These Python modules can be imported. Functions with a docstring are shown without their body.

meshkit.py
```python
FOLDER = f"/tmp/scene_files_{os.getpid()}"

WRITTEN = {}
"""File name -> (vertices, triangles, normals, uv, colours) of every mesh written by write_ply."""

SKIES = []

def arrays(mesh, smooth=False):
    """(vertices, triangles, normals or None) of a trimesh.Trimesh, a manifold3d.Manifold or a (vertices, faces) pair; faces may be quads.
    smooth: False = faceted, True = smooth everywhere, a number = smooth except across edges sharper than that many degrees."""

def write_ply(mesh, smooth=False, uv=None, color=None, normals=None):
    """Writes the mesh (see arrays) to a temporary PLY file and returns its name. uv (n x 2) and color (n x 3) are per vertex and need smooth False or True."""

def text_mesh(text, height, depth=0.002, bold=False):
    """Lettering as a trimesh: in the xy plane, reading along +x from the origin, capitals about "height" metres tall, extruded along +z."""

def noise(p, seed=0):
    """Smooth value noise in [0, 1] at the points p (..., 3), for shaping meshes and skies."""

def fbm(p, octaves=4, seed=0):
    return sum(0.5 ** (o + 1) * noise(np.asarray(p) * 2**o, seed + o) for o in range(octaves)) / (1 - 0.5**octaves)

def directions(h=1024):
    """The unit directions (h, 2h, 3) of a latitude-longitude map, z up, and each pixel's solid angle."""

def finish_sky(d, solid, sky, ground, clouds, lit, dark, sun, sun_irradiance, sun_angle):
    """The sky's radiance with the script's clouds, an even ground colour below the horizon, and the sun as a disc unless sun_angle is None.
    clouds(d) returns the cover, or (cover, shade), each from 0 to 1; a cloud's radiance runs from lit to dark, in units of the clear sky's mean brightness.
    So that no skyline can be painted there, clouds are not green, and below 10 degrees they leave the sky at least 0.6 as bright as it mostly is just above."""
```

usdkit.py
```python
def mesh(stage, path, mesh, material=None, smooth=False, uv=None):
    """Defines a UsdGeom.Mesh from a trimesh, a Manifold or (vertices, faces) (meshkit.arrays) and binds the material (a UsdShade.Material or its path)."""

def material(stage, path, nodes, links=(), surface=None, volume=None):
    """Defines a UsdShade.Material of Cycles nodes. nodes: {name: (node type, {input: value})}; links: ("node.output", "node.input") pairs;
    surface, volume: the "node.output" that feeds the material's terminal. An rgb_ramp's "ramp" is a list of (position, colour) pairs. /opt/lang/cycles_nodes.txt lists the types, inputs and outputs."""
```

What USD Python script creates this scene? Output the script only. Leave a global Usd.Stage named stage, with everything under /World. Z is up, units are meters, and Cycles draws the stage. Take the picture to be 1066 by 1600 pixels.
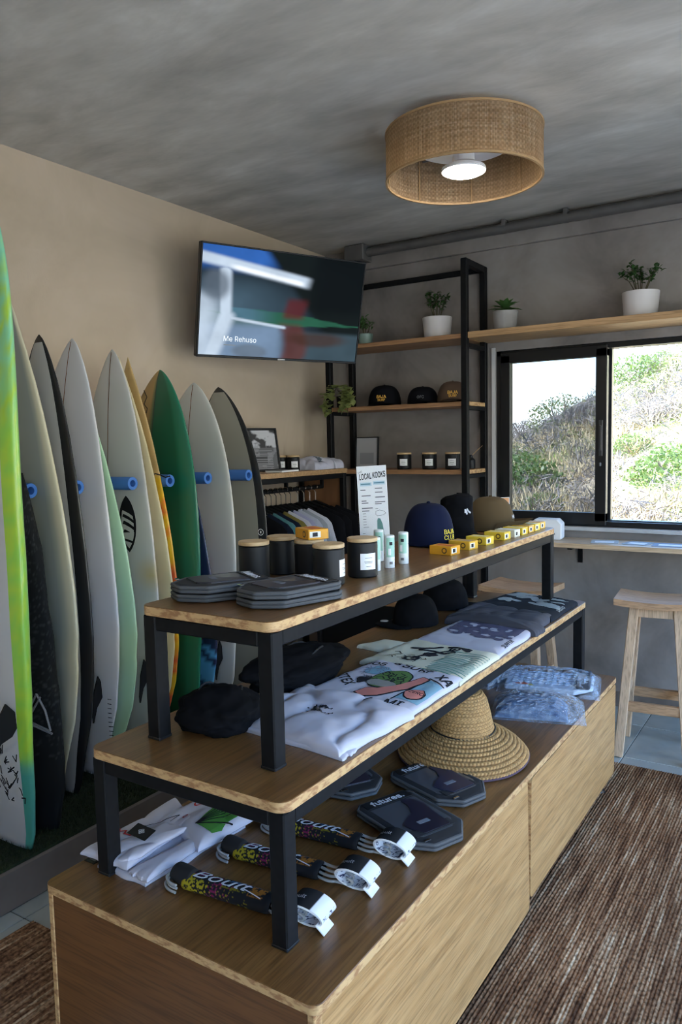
import math, numpy as np, trimesh, usdkit, meshkit
import shapely, shapely.affinity as aff
from shapely.geometry import Polygon, Point, box as sbox, LineString
from pxr import Usd, UsdGeom, UsdLux, UsdShade, Gf, Sdf, Vt
PI = math.pi
stage = Usd.Stage.CreateInMemory()
UsdGeom.Xform.Define(stage, '/World'); stage.SetDefaultPrim(stage.GetPrimAtPath('/World'))
UsdGeom.Scope.Define(stage, '/World/Looks')

# ---------------------------------------------------------------- camera
YAW, PITCH, ROLL, FPX = 0.5728, 0.0892, -0.0205, 1199.8
F_ = np.array([-math.sin(YAW)*math.cos(PITCH), math.cos(YAW)*math.cos(PITCH), -math.sin(PITCH)])
R_ = np.array([math.cos(YAW), math.sin(YAW), 0.0]); U_ = np.cross(R_, F_)
R_, U_ = R_*math.cos(ROLL)+U_*math.sin(ROLL), -R_*math.sin(ROLL)+U_*math.cos(ROLL)
cam = UsdGeom.Camera.Define(stage, '/World/camera')
cam.CreateHorizontalApertureAttr(36.0); cam.CreateVerticalApertureAttr(36.0*1600/1066)
cam.CreateFocalLengthAttr(36.0*FPX/1066); cam.CreateClippingRangeAttr(Gf.Vec2f(0.05, 2000))
cam.AddTransformOp().Set(Gf.Matrix4d(*R_, 0, *U_, 0, *(-F_), 0, 0, 0, 1.5, 1))
EXPOSURE = 1.10
cam.CreateExposureAttr(EXPOSURE)

# ---------------------------------------------------------------- sky and sun
sky = UsdLux.DomeLight.Define(stage, '/World/sky_light'); sky.CreateIntensityAttr(1.0)
skym = usdkit.material(stage, '/World/Looks/sky_look', {
    's': ('sky_texture', {'sky_type': 'multiple_scattering', 'sun_disc': False, 'sun_elevation': math.radians(58), 'sun_rotation': math.radians(215), 'aerosol_density': 2.0}),
    'h': ('hsv', {'saturation': 1.05}), 'b': ('background_shader', {'strength': 0.38})}, [('s.color', 'h.color'), ('h.color', 'b.color')], surface='b.background')
UsdShade.MaterialBindingAPI.Apply(sky.GetPrim()).Bind(skym)
sun = UsdLux.DistantLight.Define(stage, '/World/sun_light'); sun.CreateAngleAttr(0.53); sun.CreateNormalizeAttr(True); sun.CreateIntensityAttr(4.0); sun.CreateColorAttr(Gf.Vec3f(1.0, 0.98, 0.95))
sd = np.array([-0.42, -0.46, 0.78]); sd = sd/np.linalg.norm(sd)       # towards the sun
zx = sd; xx = np.cross([0, 0, 1.0], zx); xx /= np.linalg.norm(xx); yx = np.cross(zx, xx)
sun.AddTransformOp().Set(Gf.Matrix4d(*xx, 0, *yx, 0, *zx, 0, 0, 0, 10, 1))

# ---------------------------------------------------------------- helpers
_names = {}
def numbered(parent, name):
    k = (str(parent), name); n = _names.get(k, 0); _names[k] = n+1
    return name if n == 0 else '%s_%03d' % (name, n)
def tag(prim, label=None, cat=None, group=None, kind=None):
    p = prim.GetPrim() if hasattr(prim, 'GetPrim') else prim
    for k, v in (('label', label), ('category', cat), ('group', group), ('kind', kind)):
        if v: p.SetCustomDataByKey(k, v)
    return prim
def thing(name, label, cat, loc=(0, 0, 0), rz=0, group=None, kind=None):
    x = UsdGeom.Xform.Define(stage, '/World/'+numbered('/World', name))
    x.AddTranslateOp().Set(Gf.Vec3d(*map(float, loc))); x.AddRotateZOp().Set(math.degrees(rz))
    tag(x, label, cat, group, kind); return x
def obj(name, mesh, m, parent=None, smooth=35, col=None, label=None, cat=None, group=None, kind=None):
    root = str(parent.GetPath()) if parent is not None else '/World'
    path = root+'/'+numbered(root, name)
    if col is not None:
        mesh = trimesh.Trimesh(np.asarray(mesh.vertices), np.asarray(mesh.faces), process=False); smooth = True if smooth else False
    g = usdkit.mesh(stage, path, mesh, m, smooth=smooth)
    if col is not None:
        UsdGeom.PrimvarsAPI(g).CreatePrimvar('col', Sdf.ValueTypeNames.Color3fArray, 'vertex').Set(Vt.Vec3fArray.FromNumpy(np.asarray(col, np.float32)))
    tag(g, label, cat, group, kind); return g
def dup(src, loc, rz=0, label=None, group=None, scale=None):
    was = src.GetPrim().GetCustomData()
    base = src.GetPrim().GetName()
    base = base[:-4] if base[-4:-3] == '_' and base[-3:].isdigit() else base
    x = UsdGeom.Xform.Define(stage, '/World/'+numbered('/World', base))
    x.GetPrim().GetReferences().AddInternalReference(src.GetPath())
    x.ClearXformOpOrder() if False else None
    x.GetPrim().GetAttribute('xformOp:translate').Set(Gf.Vec3d(*map(float, loc))); x.GetPrim().GetAttribute('xformOp:rotateZ').Set(math.degrees(rz))
    if scale is not None: x.AddScaleOp().Set(Gf.Vec3f(*scale))
    tag(x, label or was.get('label'), was.get('category'), group or was.get('group'))
    x.GetPrim().SetInstanceable(True); return x
cat_ = trimesh.util.concatenate
def box(x0, x1, y0, y1, z0, z1):
    b = trimesh.creation.box((abs(x1-x0), abs(y1-y0), abs(z1-z0))); b.apply_translation(((x0+x1)/2, (y0+y1)/2, (z0+z1)/2)); return b
def rbox(x0, x1, y0, y1, z0, z1, r=.003):
    """box with chamfered edges"""
    c = np.array([(x0+x1)/2, (y0+y1)/2, (z0+z1)/2]); h = np.array([abs(x1-x0), abs(y1-y0), abs(z1-z0)])/2; r = min(r, h.min()*.9)
    pts = []
    for s in np.ndindex(2, 2, 2):
        s = np.array(s)*2-1
        for k in range(3):
            q = h-r; q = q.copy(); q[k] = h[k]; pts.append(s*q)
    m = trimesh.convex.convex_hull(np.array(pts)); m.apply_translation(c); return m
def T(m, loc=(0, 0, 0), rx=0, ry=0, rz=0, s=None):
    m = m.copy()
    if s is not None: m.apply_scale(s)
    M = trimesh.transformations.euler_matrix(rx, ry, rz); M[:3, 3] = loc; m.apply_transform(M); return m
def slab(poly, z0, z1):
    m = trimesh.creation.extrude_polygon(poly, z1-z0, engine='earcut'); m.apply_translation((0, 0, z0)); return m
def rrect(x0, x1, y0, y1, r, n=6):
    return sbox(x0+r, y0+r, x1-r, y1-r).buffer(r, quad_segs=n)
def pslab(poly, z0, z1, r=.002):
    """slab with chamfered top and bottom rims"""
    a = poly.buffer(-r); n = 3
    return cat_([slab(poly, z0+r, z1-r), slab(a, z0, z1)]) if False else _loft([(a, z0), (poly, z0+r), (poly, z1-r), (a, z1)])
def _ring(p):
    c = np.array(p.exterior.coords)[:-1]
    return c if p.exterior.is_ccw else c[::-1]
def _loft(levels):
    base = _ring(levels[1][0]); n = len(base); V, Fc = [], []
    for p, z in levels:
        rr = base if p is levels[1][0] else np.array([p.exterior.interpolate(p.exterior.project(Point(q))).coords[0] for q in base])
        V.append(np.c_[rr, np.full(n, z)])
    m = len(levels)
    for k in range(m-1):
        for i in range(n):
            j = (i+1) % n; Fc += [(k*n+i, k*n+j, (k+1)*n+j), (k*n+i, (k+1)*n+j, (k+1)*n+i)]
    V = np.vstack(V); V = np.vstack([V, [*base.mean(0), levels[0][1]], [*base.mean(0), levels[-1][1]]]); a, b = len(V)-2, len(V)-1
    for i in range(n):
        j = (i+1) % n; Fc += [(a, j, i), (b, (m-1)*n+i, (m-1)*n+j)]
    return trimesh.Trimesh(V, Fc, process=False)
def split_z(m, zmin=.7):
    """(faces that look up or down, the rest)"""
    up = np.abs(m.face_normals[:, 2]) > zmin
    return m.submesh([np.nonzero(up)[0]], append=True, repair=False), m.submesh([np.nonzero(~up)[0]], append=True, repair=False)
def bar(a, b, w, h=None, up=(0, 0, 1)):
    """box bar from a to b, section w x h"""
    a, b = np.array(a, float), np.array(b, float); d = b-a; L = np.linalg.norm(d); d /= L; h = w if h is None else h
    u = np.array(up, float)
    if abs(d @ u) > .95: u = np.array([0, 1.0, 0])
    s = np.cross(d, u); s /= np.linalg.norm(s); u = np.cross(s, d)
    m = rbox(-w/2, w/2, -L/2, L/2, -h/2, h/2, min(w, h)*.08); M = np.eye(4); M[:3, 0], M[:3, 1], M[:3, 2], M[:3, 3] = s, d, u, (a+b)/2; m.apply_transform(M); return m
def tube(pts, r, n=8, closed=False, cap=True):
    p = np.asarray(pts, float); m = len(p)
    t = (np.roll(p, -1, 0)-np.roll(p, 1, 0)) if closed else np.gradient(p, axis=0); t /= np.linalg.norm(t, axis=1, keepdims=True)+1e-12
    r = np.broadcast_to(r, (m,)); u = np.cross(t[0], [0, 0, 1.0]); u = np.cross(t[0], [1.0, 0, 0]) if np.linalg.norm(u) < 1e-3 else u
    us = []
    for k in range(m):
        u = u-t[k]*(u @ t[k]); u /= np.linalg.norm(u)+1e-12; us.append(u)
    us = np.array(us); vs = np.cross(t, us); a = np.arange(n)*2*PI/n
    V = (p[:, None]+r[:, None, None]*(np.cos(a)[None, :, None]*us[:, None]+np.sin(a)[None, :, None]*vs[:, None])).reshape(-1, 3); Fc = []
    for k in range(m if closed else m-1):
        for i in range(n):
            j = (i+1) % n; k2 = (k+1) % m; Fc += [(k*n+i, k*n+j, k2*n+j), (k*n+i, k2*n+j, k2*n+i)]
    if cap and not closed:
        V = np.vstack([V, p[0], p[-1]]); a0 = len(V)-2
        for i in range(n):
            j = (i+1) % n; Fc += [(a0, j, i), (a0+1, (m-1)*n+i, (m-1)*n+j)]
    mm = trimesh.Trimesh(V, Fc, process=False); return mm
def lathe(prof, n=48, loc=(0, 0, 0)):
    m = trimesh.creation.revolve(np.array(prof, float), sections=n); m.apply_translation(loc); return m
def grid(nu, nv, fn):
    """fn(u,v arrays) -> (n,3); open sheet"""
    u, v = np.meshgrid(np.linspace(0, 1, nu), np.linspace(0, 1, nv), indexing='ij'); V = fn(u.ravel(), v.ravel())
    i, j = np.meshgrid(np.arange(nu-1), np.arange(nv-1), indexing='ij'); a = (i*nv+j).ravel(); q = np.stack([a, a+nv, a+nv+1, a+1], 1)
    return trimesh.Trimesh(V, np.vstack([q[:, [0, 1, 2]], q[:, [0, 2, 3]]]), process=False), u.ravel(), v.ravel()
def ell(c, r, sub=3):
    m = trimesh.creation.icosphere(sub, 1.0); m.apply_scale(r); m.apply_translation(c); return m
def lump(c, r, amp=.12, sc=6, sub=4, seed=0, flat=True):
    m = trimesh.creation.icosphere(sub, 1.0); v = np.array(m.vertices)
    n = meshkit.fbm(v*sc*.25+7+seed*3.1, 4, seed)-.5; v = v*(1+amp*2*n[:, None])*np.array(r)+np.array(c)
    if flat: v[:, 2] = np.maximum(v[:, 2], c[2]-r[2]*.72)
    return trimesh.Trimesh(v, m.faces, process=False)
def text(s, h, depth=.0008, bold=False, center=True):
    m = meshkit.text_mesh(s, h, depth, bold)
    if center: m.apply_translation((-m.bounds[:, 0].mean(), -m.bounds[:, 1].mean(), 0))
    return m
def frame_to(m, o, x, y):
    """puts a mesh built in xy (z = out) at o with axes x, y"""
    x, y = np.array(x, float), np.array(y, float); x /= np.linalg.norm(x); y = y-x*(x @ y); y /= np.linalg.norm(y); z = np.cross(x, y)
    m = m.copy(); M = np.eye(4); M[:3, 0], M[:3, 1], M[:3, 2], M[:3, 3] = x, y, z, o; m.apply_transform(M); return m
def fine(m, e):
    v, f = trimesh.remesh.subdivide_to_size(m.vertices, m.faces, e, max_iter=14); return trimesh.Trimesh(v, f, process=False)

# ---------------------------------------------------------------- materials
def mat(name, c, rough=.5, metal=0, c2=None, scale=(4, 4, 4), detail=4, contrast=(.35, .65), bump=0, bscale=None, bdist=.002, spec=.5, space='position', distort=0, extra=None, coat=0, sheen=0):
    nodes = {'g': ('geometry', {}) if space == 'position' else ('texture_coordinate', {}), 'p': ('principled_bsdf', dict({'base_color': c, 'roughness': rough, 'metallic': metal, 'specular_ior_level': spec, 'coat_weight': coat, 'sheen_weight': sheen}, **(extra or {})))}
    src = 'g.position' if space == 'position' else 'g.object'; links = []
    if c2 is not None:
        nodes['m'] = ('mapping', {'scale': scale}); nodes['n'] = ('noise_texture', {'scale': 1.0, 'detail': detail, 'roughness': .6, 'distortion': distort})
        nodes['r'] = ('rgb_ramp', {'ramp': [(contrast[0], c), (contrast[1], c2)]})
        links += [(src, 'm.vector'), ('m.vector', 'n.vector'), ('n.fac', 'r.fac'), ('r.color', 'p.base_color')]
    if bump:
        nodes['bm'] = ('mapping', {'scale': bscale or scale}); nodes['bn'] = ('noise_texture', {'scale': 1.0, 'detail': 5, 'roughness': .6}); nodes['b'] = ('bump', {'strength': bump, 'distance': bdist})
        links += [(src, 'bm.vector'), ('bm.vector', 'bn.vector'), ('bn.fac', 'b.height'), ('b.normal', 'p.normal')]
    return usdkit.material(stage, '/World/Looks/'+name, nodes, links, surface='p.BSDF')
def vcol(name, rough=.5, spec=.5, coat=0, bump=0, bscale=(200, 200, 200), bdist=.001, sheen=0):
    nodes = {'a': ('attribute', {'attribute': 'col'}), 'p': ('principled_bsdf', {'roughness': rough, 'specular_ior_level': spec, 'coat_weight': coat, 'sheen_weight': sheen})}; links = [('a.color', 'p.base_color')]
    if bump:
        nodes |= {'g': ('geometry', {}), 'bm': ('mapping', {'scale': bscale}), 'bn': ('noise_texture', {'scale': 1.0, 'detail': 3}), 'b': ('bump', {'strength': bump, 'distance': bdist})}
        links += [('g.position', 'bm.vector'), ('bm.vector', 'bn.vector'), ('bn.fac', 'b.height'), ('b.normal', 'p.normal')]
    return usdkit.material(stage, '/World/Looks/'+name, nodes, links, surface='p.BSDF')
def pane_mat(name, tint=(1, 1, 1), rough=0.0, gl=1.0, ior=1.45):
    return usdkit.material(stage, '/World/Looks/'+name, {'t': ('transparent_bsdf', {'color': tint}), 'g': ('glossy_bsdf', {'color': (gl, gl, gl), 'roughness': rough}), 'w': ('layer_weight', {'blend': .5}), 'q': ('math', {'math_type': 'power', 'value2': 3.5}), 'f': ('math', {'math_type': 'multiply_add', 'value2': .85, 'value3': ((ior-1)/(ior+1))**2}), 'x': ('mix_closure', {})},
        [('w.facing', 'q.value1'), ('q.value', 'f.value1'), ('f.value', 'x.fac'), ('t.BSDF', 'x.closure1'), ('g.BSDF', 'x.closure2')], surface='x.closure')
def leaf_mat(name, c, tr):
    return usdkit.material(stage, '/World/Looks/'+name, {'d': ('principled_bsdf', {'base_color': c, 'roughness': .45}), 't': ('translucent_bsdf', {'color': tr}), 'x': ('mix_closure', {'fac': .3})},
        [('d.BSDF', 'x.closure1'), ('t.BSDF', 'x.closure2')], surface='x.closure')
def wood(name, c, c2, axis='y', rough=.45, ring=1.0, coat=0):
    """straight-grained veneer, grain along axis"""
    s = {'y': (38, 1.6, 38), 'x': (1.6, 38, 38), 'z': (38, 38, 1.6)}[axis]; s2 = tuple(5*k for k in s)
    nodes = {'g': ('geometry', {}), 'm': ('mapping', {'scale': tuple(k*ring for k in s)}), 'n': ('noise_texture', {'scale': 1.0, 'detail': 3, 'roughness': .55, 'distortion': .6}),
             'm2': ('mapping', {'scale': s2}), 'n2': ('noise_texture', {'scale': 1.0, 'detail': 2}), 'r': ('rgb_ramp', {'ramp': [(.3, c2), (.62, c)]}), 'r2': ('rgb_ramp', {'ramp': [(.36, (.60, .58, .56)), (.54, (1, 1, 1))]}),
             'x': ('mix', {'mix_type': 'multiply', 'fac': .75}), 'b': ('bump', {'strength': .12, 'distance': .0008}), 'p': ('principled_bsdf', {'roughness': rough, 'coat_weight': coat, 'coat_roughness': .3})}
    return usdkit.material(stage, '/World/Looks/'+name, nodes, [('g.position', 'm.vector'), ('m.vector', 'n.vector'), ('n.fac', 'r.fac'), ('g.position', 'm2.vector'), ('m2.vector', 'n2.vector'), ('n2.fac', 'r2.fac'), ('r.color', 'x.color1'), ('r2.color', 'x.color2'), ('x.color', 'p.base_color'), ('n2.fac', 'b.height'), ('b.normal', 'p.normal')], surface='p.BSDF')
def plaster(name, c, c2, c3, rough=.75, sc=2.2, dis=.8, st=(1, 1, 1)):
    nodes = {'g': ('geometry', {}), 'mp': ('mapping', {'scale': st, 'rotation': (0, 0, .5)}), 'n': ('noise_texture', {'scale': sc, 'detail': 6, 'roughness': .62, 'distortion': dis}), 'r': ('rgb_ramp', {'ramp': [(.30, c2), (.5, c), (.70, c3)]}),
             'n2': ('noise_texture', {'scale': sc*.55, 'detail': 3, 'distortion': .5}), 'r2': ('rgb_ramp', {'ramp': [(.3, (.86, .86, .86)), (.7, (1.08, 1.08, 1.08))]}), 'x': ('mix', {'mix_type': 'multiply', 'fac': 1.0}),
             'n3': ('noise_texture', {'scale': 22, 'detail': 6, 'roughness': .7}), 'b': ('bump', {'strength': .25, 'distance': .004}), 'p': ('principled_bsdf', {'roughness': rough, 'specular_ior_level': .35})}
    return usdkit.material(stage, '/World/Looks/'+name, nodes, [('g.position', 'mp.vector'), ('mp.vector', 'n.vector'), ('n.fac', 'r.fac'), ('g.position', 'n2.vector'), ('n2.fac', 'r2.fac'), ('r.color', 'x.color1'), ('r2.color', 'x.color2'), ('x.color', 'p.base_color'), ('g.position', 'n3.vector'), ('n3.fac', 'b.height'), ('b.normal', 'p.normal')], surface='p.BSDF')
def emit(name, c, s):
    return usdkit.material(stage, '/World/Looks/'+name, {'e': ('emission', {'color': c, 'strength': s})}, surface='e.emission')

M = {}
M['steel'] = mat('black_steel', (.0055, .0055, .006), .5, c2=(.009, .009, .0095), scale=(60, 60, 60), bump=.15, bdist=.0005, spec=.16)
M['alu'] = mat('black_aluminium', (.008, .008, .009), .38)
M['oak'] = wood('oak_veneer', (.205, .096, .029), (.148, .064, .018), 'y', .34, coat=.16)
M['oakx'] = wood('oak_veneer_cross', (.37, .205, .10), (.30, .16, .075), 'x', .5)
M['oakd'] = wood('oak_door_veneer', (.50, .285, .115), (.37, .195, .07), 'y', .45, ring=1.3)
M['ply'] = mat('ply_edge', (.58, .36, .16), .6, c2=(.34, .165, .065), scale=(34, 34, 90), contrast=(.46, .62), detail=3, bump=.2, bdist=.001)
M['shelfwood'] = wood('shelf_pine', (.50, .31, .15), (.38, .22, .10), 'x', .45)
M['pine'] = wood('stool_pine', (.66, .47, .31), (.56, .38, .24), 'z', .5, ring=.7)
M['pinex'] = wood('stool_seat_wood', (.55, .34, .19), (.44, .26, .14), 'x', .45, ring=.7)
M['bamboo'] = mat('bamboo_lid', (.62, .43, .23), .5, c2=(.50, .33, .16), scale=(90, 8, 90), space='object')
M['white'] = mat('white_paint', (.8, .8, .8), .5)
M['paper'] = mat('white_paper', (.82, .83, .84), .6)
M['black'] = mat('matt_black', (.0075, .008, .009), .5, spec=.35)
M['blackcloth'] = mat('black_cloth', (.0045, .0047, .0055), .95, c2=(.0075, .0075, .009), scale=(30, 30, 30), bump=.4, bscale=(500, 500, 500), bdist=.001, spec=.08)
M['ink'] = mat('black_ink', (.012, .012, .016), .7)
M['grey'] = mat('grey_plastic', (.18, .18, .19), .5)
M['chrome'] = mat('chrome', (.75, .75, .76), .15, metal=1)
VC = vcol('printed_colour', .5); VCB = vcol('board_gloss', .28, .5, coat=.35); VCC = vcol('printed_cloth', .9, .2, bump=.25, bscale=(900, 900, 900), bdist=.0006); VCP = vcol('printed_card', .4)
CLEAR = pane_mat('clear_film', (.93, .95, .97), .08, .9, 1.5)
# ================================================================ SETTING
XW, YB, ZC, XR, YF = -2.90, 4.36, 2.742, 1.15, -2.4
WX0, WX1, WZ0, WZ1 = -1.705, 0.62, 1.005, 2.02            # window opening in the back wall
P_left = plaster('plaster_left', (.53, .425, .315), (.475, .38, .275), (.58, .475, .365), sc=1.6)
P_back = plaster('plaster_back', (.25, .222, .204), (.165, .146, .133), (.315, .287, .268), sc=2.4, dis=.4)
P_ceil = plaster('plaster_ceiling', (.48, .45, .40), (.37, .345, .305), (.61, .58, .53), sc=2.6, dis=.25, st=(.8, 2.0, 1))
obj('wall_left', box(XW-.15, XW, YF-.15, YB+.2, 0, ZC), P_left, kind='structure')
obj('wall_back', cat_([box(XW, WX0, YB, YB+.2, 0, ZC), box(WX1, XR, YB, YB+.2, 0, ZC), box(WX0, WX1, YB, YB+.2, 0, WZ0), box(WX0, WX1, YB, YB+.2, WZ1, ZC)]), P_back, kind='structure')
obj('wall_front', box(XW-.15, XR+.15, YF-.15, YF, 0, ZC), P_left, kind='structure')
OY0, OY1, OZ = -2.2, 3.95, 2.36                            # shop front opening in the right wall
obj('wall_right', cat_([box(XR, XR+.15, YF, OY0, 0, ZC), box(XR, XR+.15, OY1, YB+.2, 0, ZC), box(XR, XR+.15, OY0, OY1, OZ, ZC)]), P_back, kind='structure')
obj('ceiling', box(XW-.15, XR+.15, YF-.15, YB+.2, ZC, ZC+.15), P_ceil, kind='structure')
# floor: one mesh bed, with the tiles that can be seen laid as parts
bed = UsdGeom.Xform.Define(stage, '/World/floor'); tag(bed, kind='structure'); numbered('/World', 'floor')
grout = mat('grout', (.05, .05, .05), .9)
obj('grout_bed', box(XW-.15, XR+.15, YF-.15, YB+.2, -.12, -.004), grout, bed)
TILE = [mat('floor_tile_%d' % k, tuple(np.array((.44, .48, .46))*s), .34, c2=tuple(np.array((.34, .375, .36))*s), scale=(5, 5, 5), contrast=(.3, .7), bump=.12, bscale=(14, 14, 14), bdist=.004, distort=1) for k, s in enumerate((.92, 1.0, 1.08))]
rng = np.random.default_rng(5)
tp = .45
for i in range(-5, 7):
    for j in range(-13, 2):
        x0, y0 = -.80+i*tp, 3.655+j*tp; x1, y1 = x0+tp, y0+tp
        x0, x1, y0, y1 = max(x0, XW), min(x1, XR), max(y0, YF), min(y1, YB)
        if x1-x0 < .02 or y1-y0 < .02: continue
        obj('tile', rbox(x0+.002, x1-.002, y0+.002, y1-.002, -.02, rng.uniform(-.0006, .0006), .0015), TILE[rng.integers(3)], bed, smooth=False)
obj('baseboard_back', rbox(-1.70, XR, YB-.012, YB, 0, .085, .003), mat('skirting_tile', (.14, .115, .10), .5, c2=(.19, .16, .14), scale=(6, 6, 6)), kind='structure')
# raised platform under the boards
PZ = .15
obj('platform', rbox(XW, -2.215, YF, YB, 0, PZ-.012, .006), mat('platform_tile', (.12, .098, .085), .6, c2=(.16, .135, .12), scale=(5, 5, 5)), kind='structure')
turf_m = mat('turf_green', (.008, .017, .005), .95, c2=(.017, .031, .008), scale=(40, 40, 40), bump=.8, bscale=(300, 300, 300), bdist=.004)
tb = thing('artificial_turf', 'dark green artificial turf mat under the row of surfboards', 'artificial grass', kind='stuff')
obj('turf_backing', box(XW, -2.225, .2, 3.4, PZ-.012, PZ-.002), turf_m, tb)
r2 = np.random.default_rng(3); n = 9000
bx, by = r2.uniform(XW+.3, -2.222, n), r2.uniform(.9, 2.6, n); a = r2.uniform(0, 2*PI, n); h = r2.uniform(.012, .024, n); lx, ly = r2.normal(0, .006, n), r2.normal(0, .006, n); w = .0014
V = np.stack([np.c_[bx-w*np.cos(a), by-w*np.sin(a), np.full(n, PZ-.003)], np.c_[bx+w*np.cos(a), by+w*np.sin(a), np.full(n, PZ-.003)], np.c_[bx+lx, by+ly, PZ-.003+h]], 1).reshape(-1, 3)
obj('turf_blades', trimesh.Trimesh(V, np.arange(3*n).reshape(-1, 3), process=False), turf_m, tb, smooth=False, kind='stuff')

# window: black aluminium slider
wn = UsdGeom.Xform.Define(stage, '/World/window_1'); tag(wn, 'black aluminium sliding window above the bar ledge', kind='structure'); 
fy0, fy1 = YB+.015, YB+.115
def bb(*a): return rbox(*a, .003)
obj('outer_frame', cat_([bb(WX0, WX0+.035, fy0, fy1, WZ0, WZ1), bb(WX1-.035, WX1, fy0, fy1, WZ0, WZ1), bb(WX0, WX1, fy0, fy1, WZ0, WZ0+.03), bb(WX0, WX1, fy0, fy1, WZ1-.03, WZ1)]), M['alu'], wn)
sy0, sy1 = YB-.002, YB+.045
SX0, SX1 = WX0+.03, -1.065
obj('sash', cat_([bb(SX0, -1.617, sy0, sy1, WZ0+.03, WZ1-.03), bb(-1.125, SX1, sy0, sy1, WZ0+.03, WZ1-.03), bb(SX0, SX1, sy0, sy1, WZ0+.01, 1.083), bb(SX0, SX1, sy0, sy1, 1.946, WZ1-.012)]), M['alu'], wn)
obj('pane', box(-1.63, -1.11, YB+.020, YB+.025, 1.07, 1.96), pane_mat('tinted_glass', (.40, .42, .435), 0, .8), wn, label='tinted glass of the left sash')
obj('pane', box(-1.05, WX1-.04, YB+.085, YB+.089, WZ0+.04, WZ1-.04), pane_mat('clear_glass', (.94, .95, .95), 0, .8), wn)
obj('fixed_frame', cat_([bb(-1.075, -1.055, YB+.07, YB+.11, WZ0+.02, WZ1-.02), bb(WX1-.07, WX1-.035, YB+.07, YB+.11, WZ0+.02, WZ1-.02), bb(-1.07, WX1-.035, YB+.05, YB+.11, WZ0+.022, WZ0+.036)]), M['alu'], wn)
obj('handle', cat_([bb(-1.105, -1.083, sy0-.008, sy0, 1.40, 1.60), bb(-1.100, -1.088, sy0-.012, sy0-.007, 1.43, 1.57)]), mat('handle_metal', (.045, .045, .045), .3), wn, label='recessed dark metal pull handle')
obj('latch', bb(-1.100, -1.090, sy0-.012, sy0, 1.345, 1.365), M['grey'], wn)
obj('trim_1', cat_([box(WX0-.022, WX0-.001, YB-.008, YB+.0, WZ0-.02, WZ1+.02)]), mat('reveal_plaster', (.55, .54, .53), .7), kind='structure')
obj('window_sill', bb(WX0-.02, WX1+.05, YB-.02, YB+.01, WZ0-.024, WZ0-.002), mat('sill_plaster', (.42, .42, .42), .7, c2=(.5, .5, .5), scale=(7, 7, 7)), kind='structure')
# shop front opening surround, seen only in reflections
obj('door_1', cat_([bb(XR-.02, XR+.17, OY0, OY0+.05, 0, OZ), bb(XR-.02, XR+.17, OY1-.05, OY1, 0, OZ), bb(XR-.02, XR+.17, OY0, OY1, OZ-.05, OZ)]), M['alu'], kind='structure')
obj('beam', rbox(-2.60, XR, YB-.03, YB, 2.605, ZC-.001, .004), P_back, kind='structure')

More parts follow.
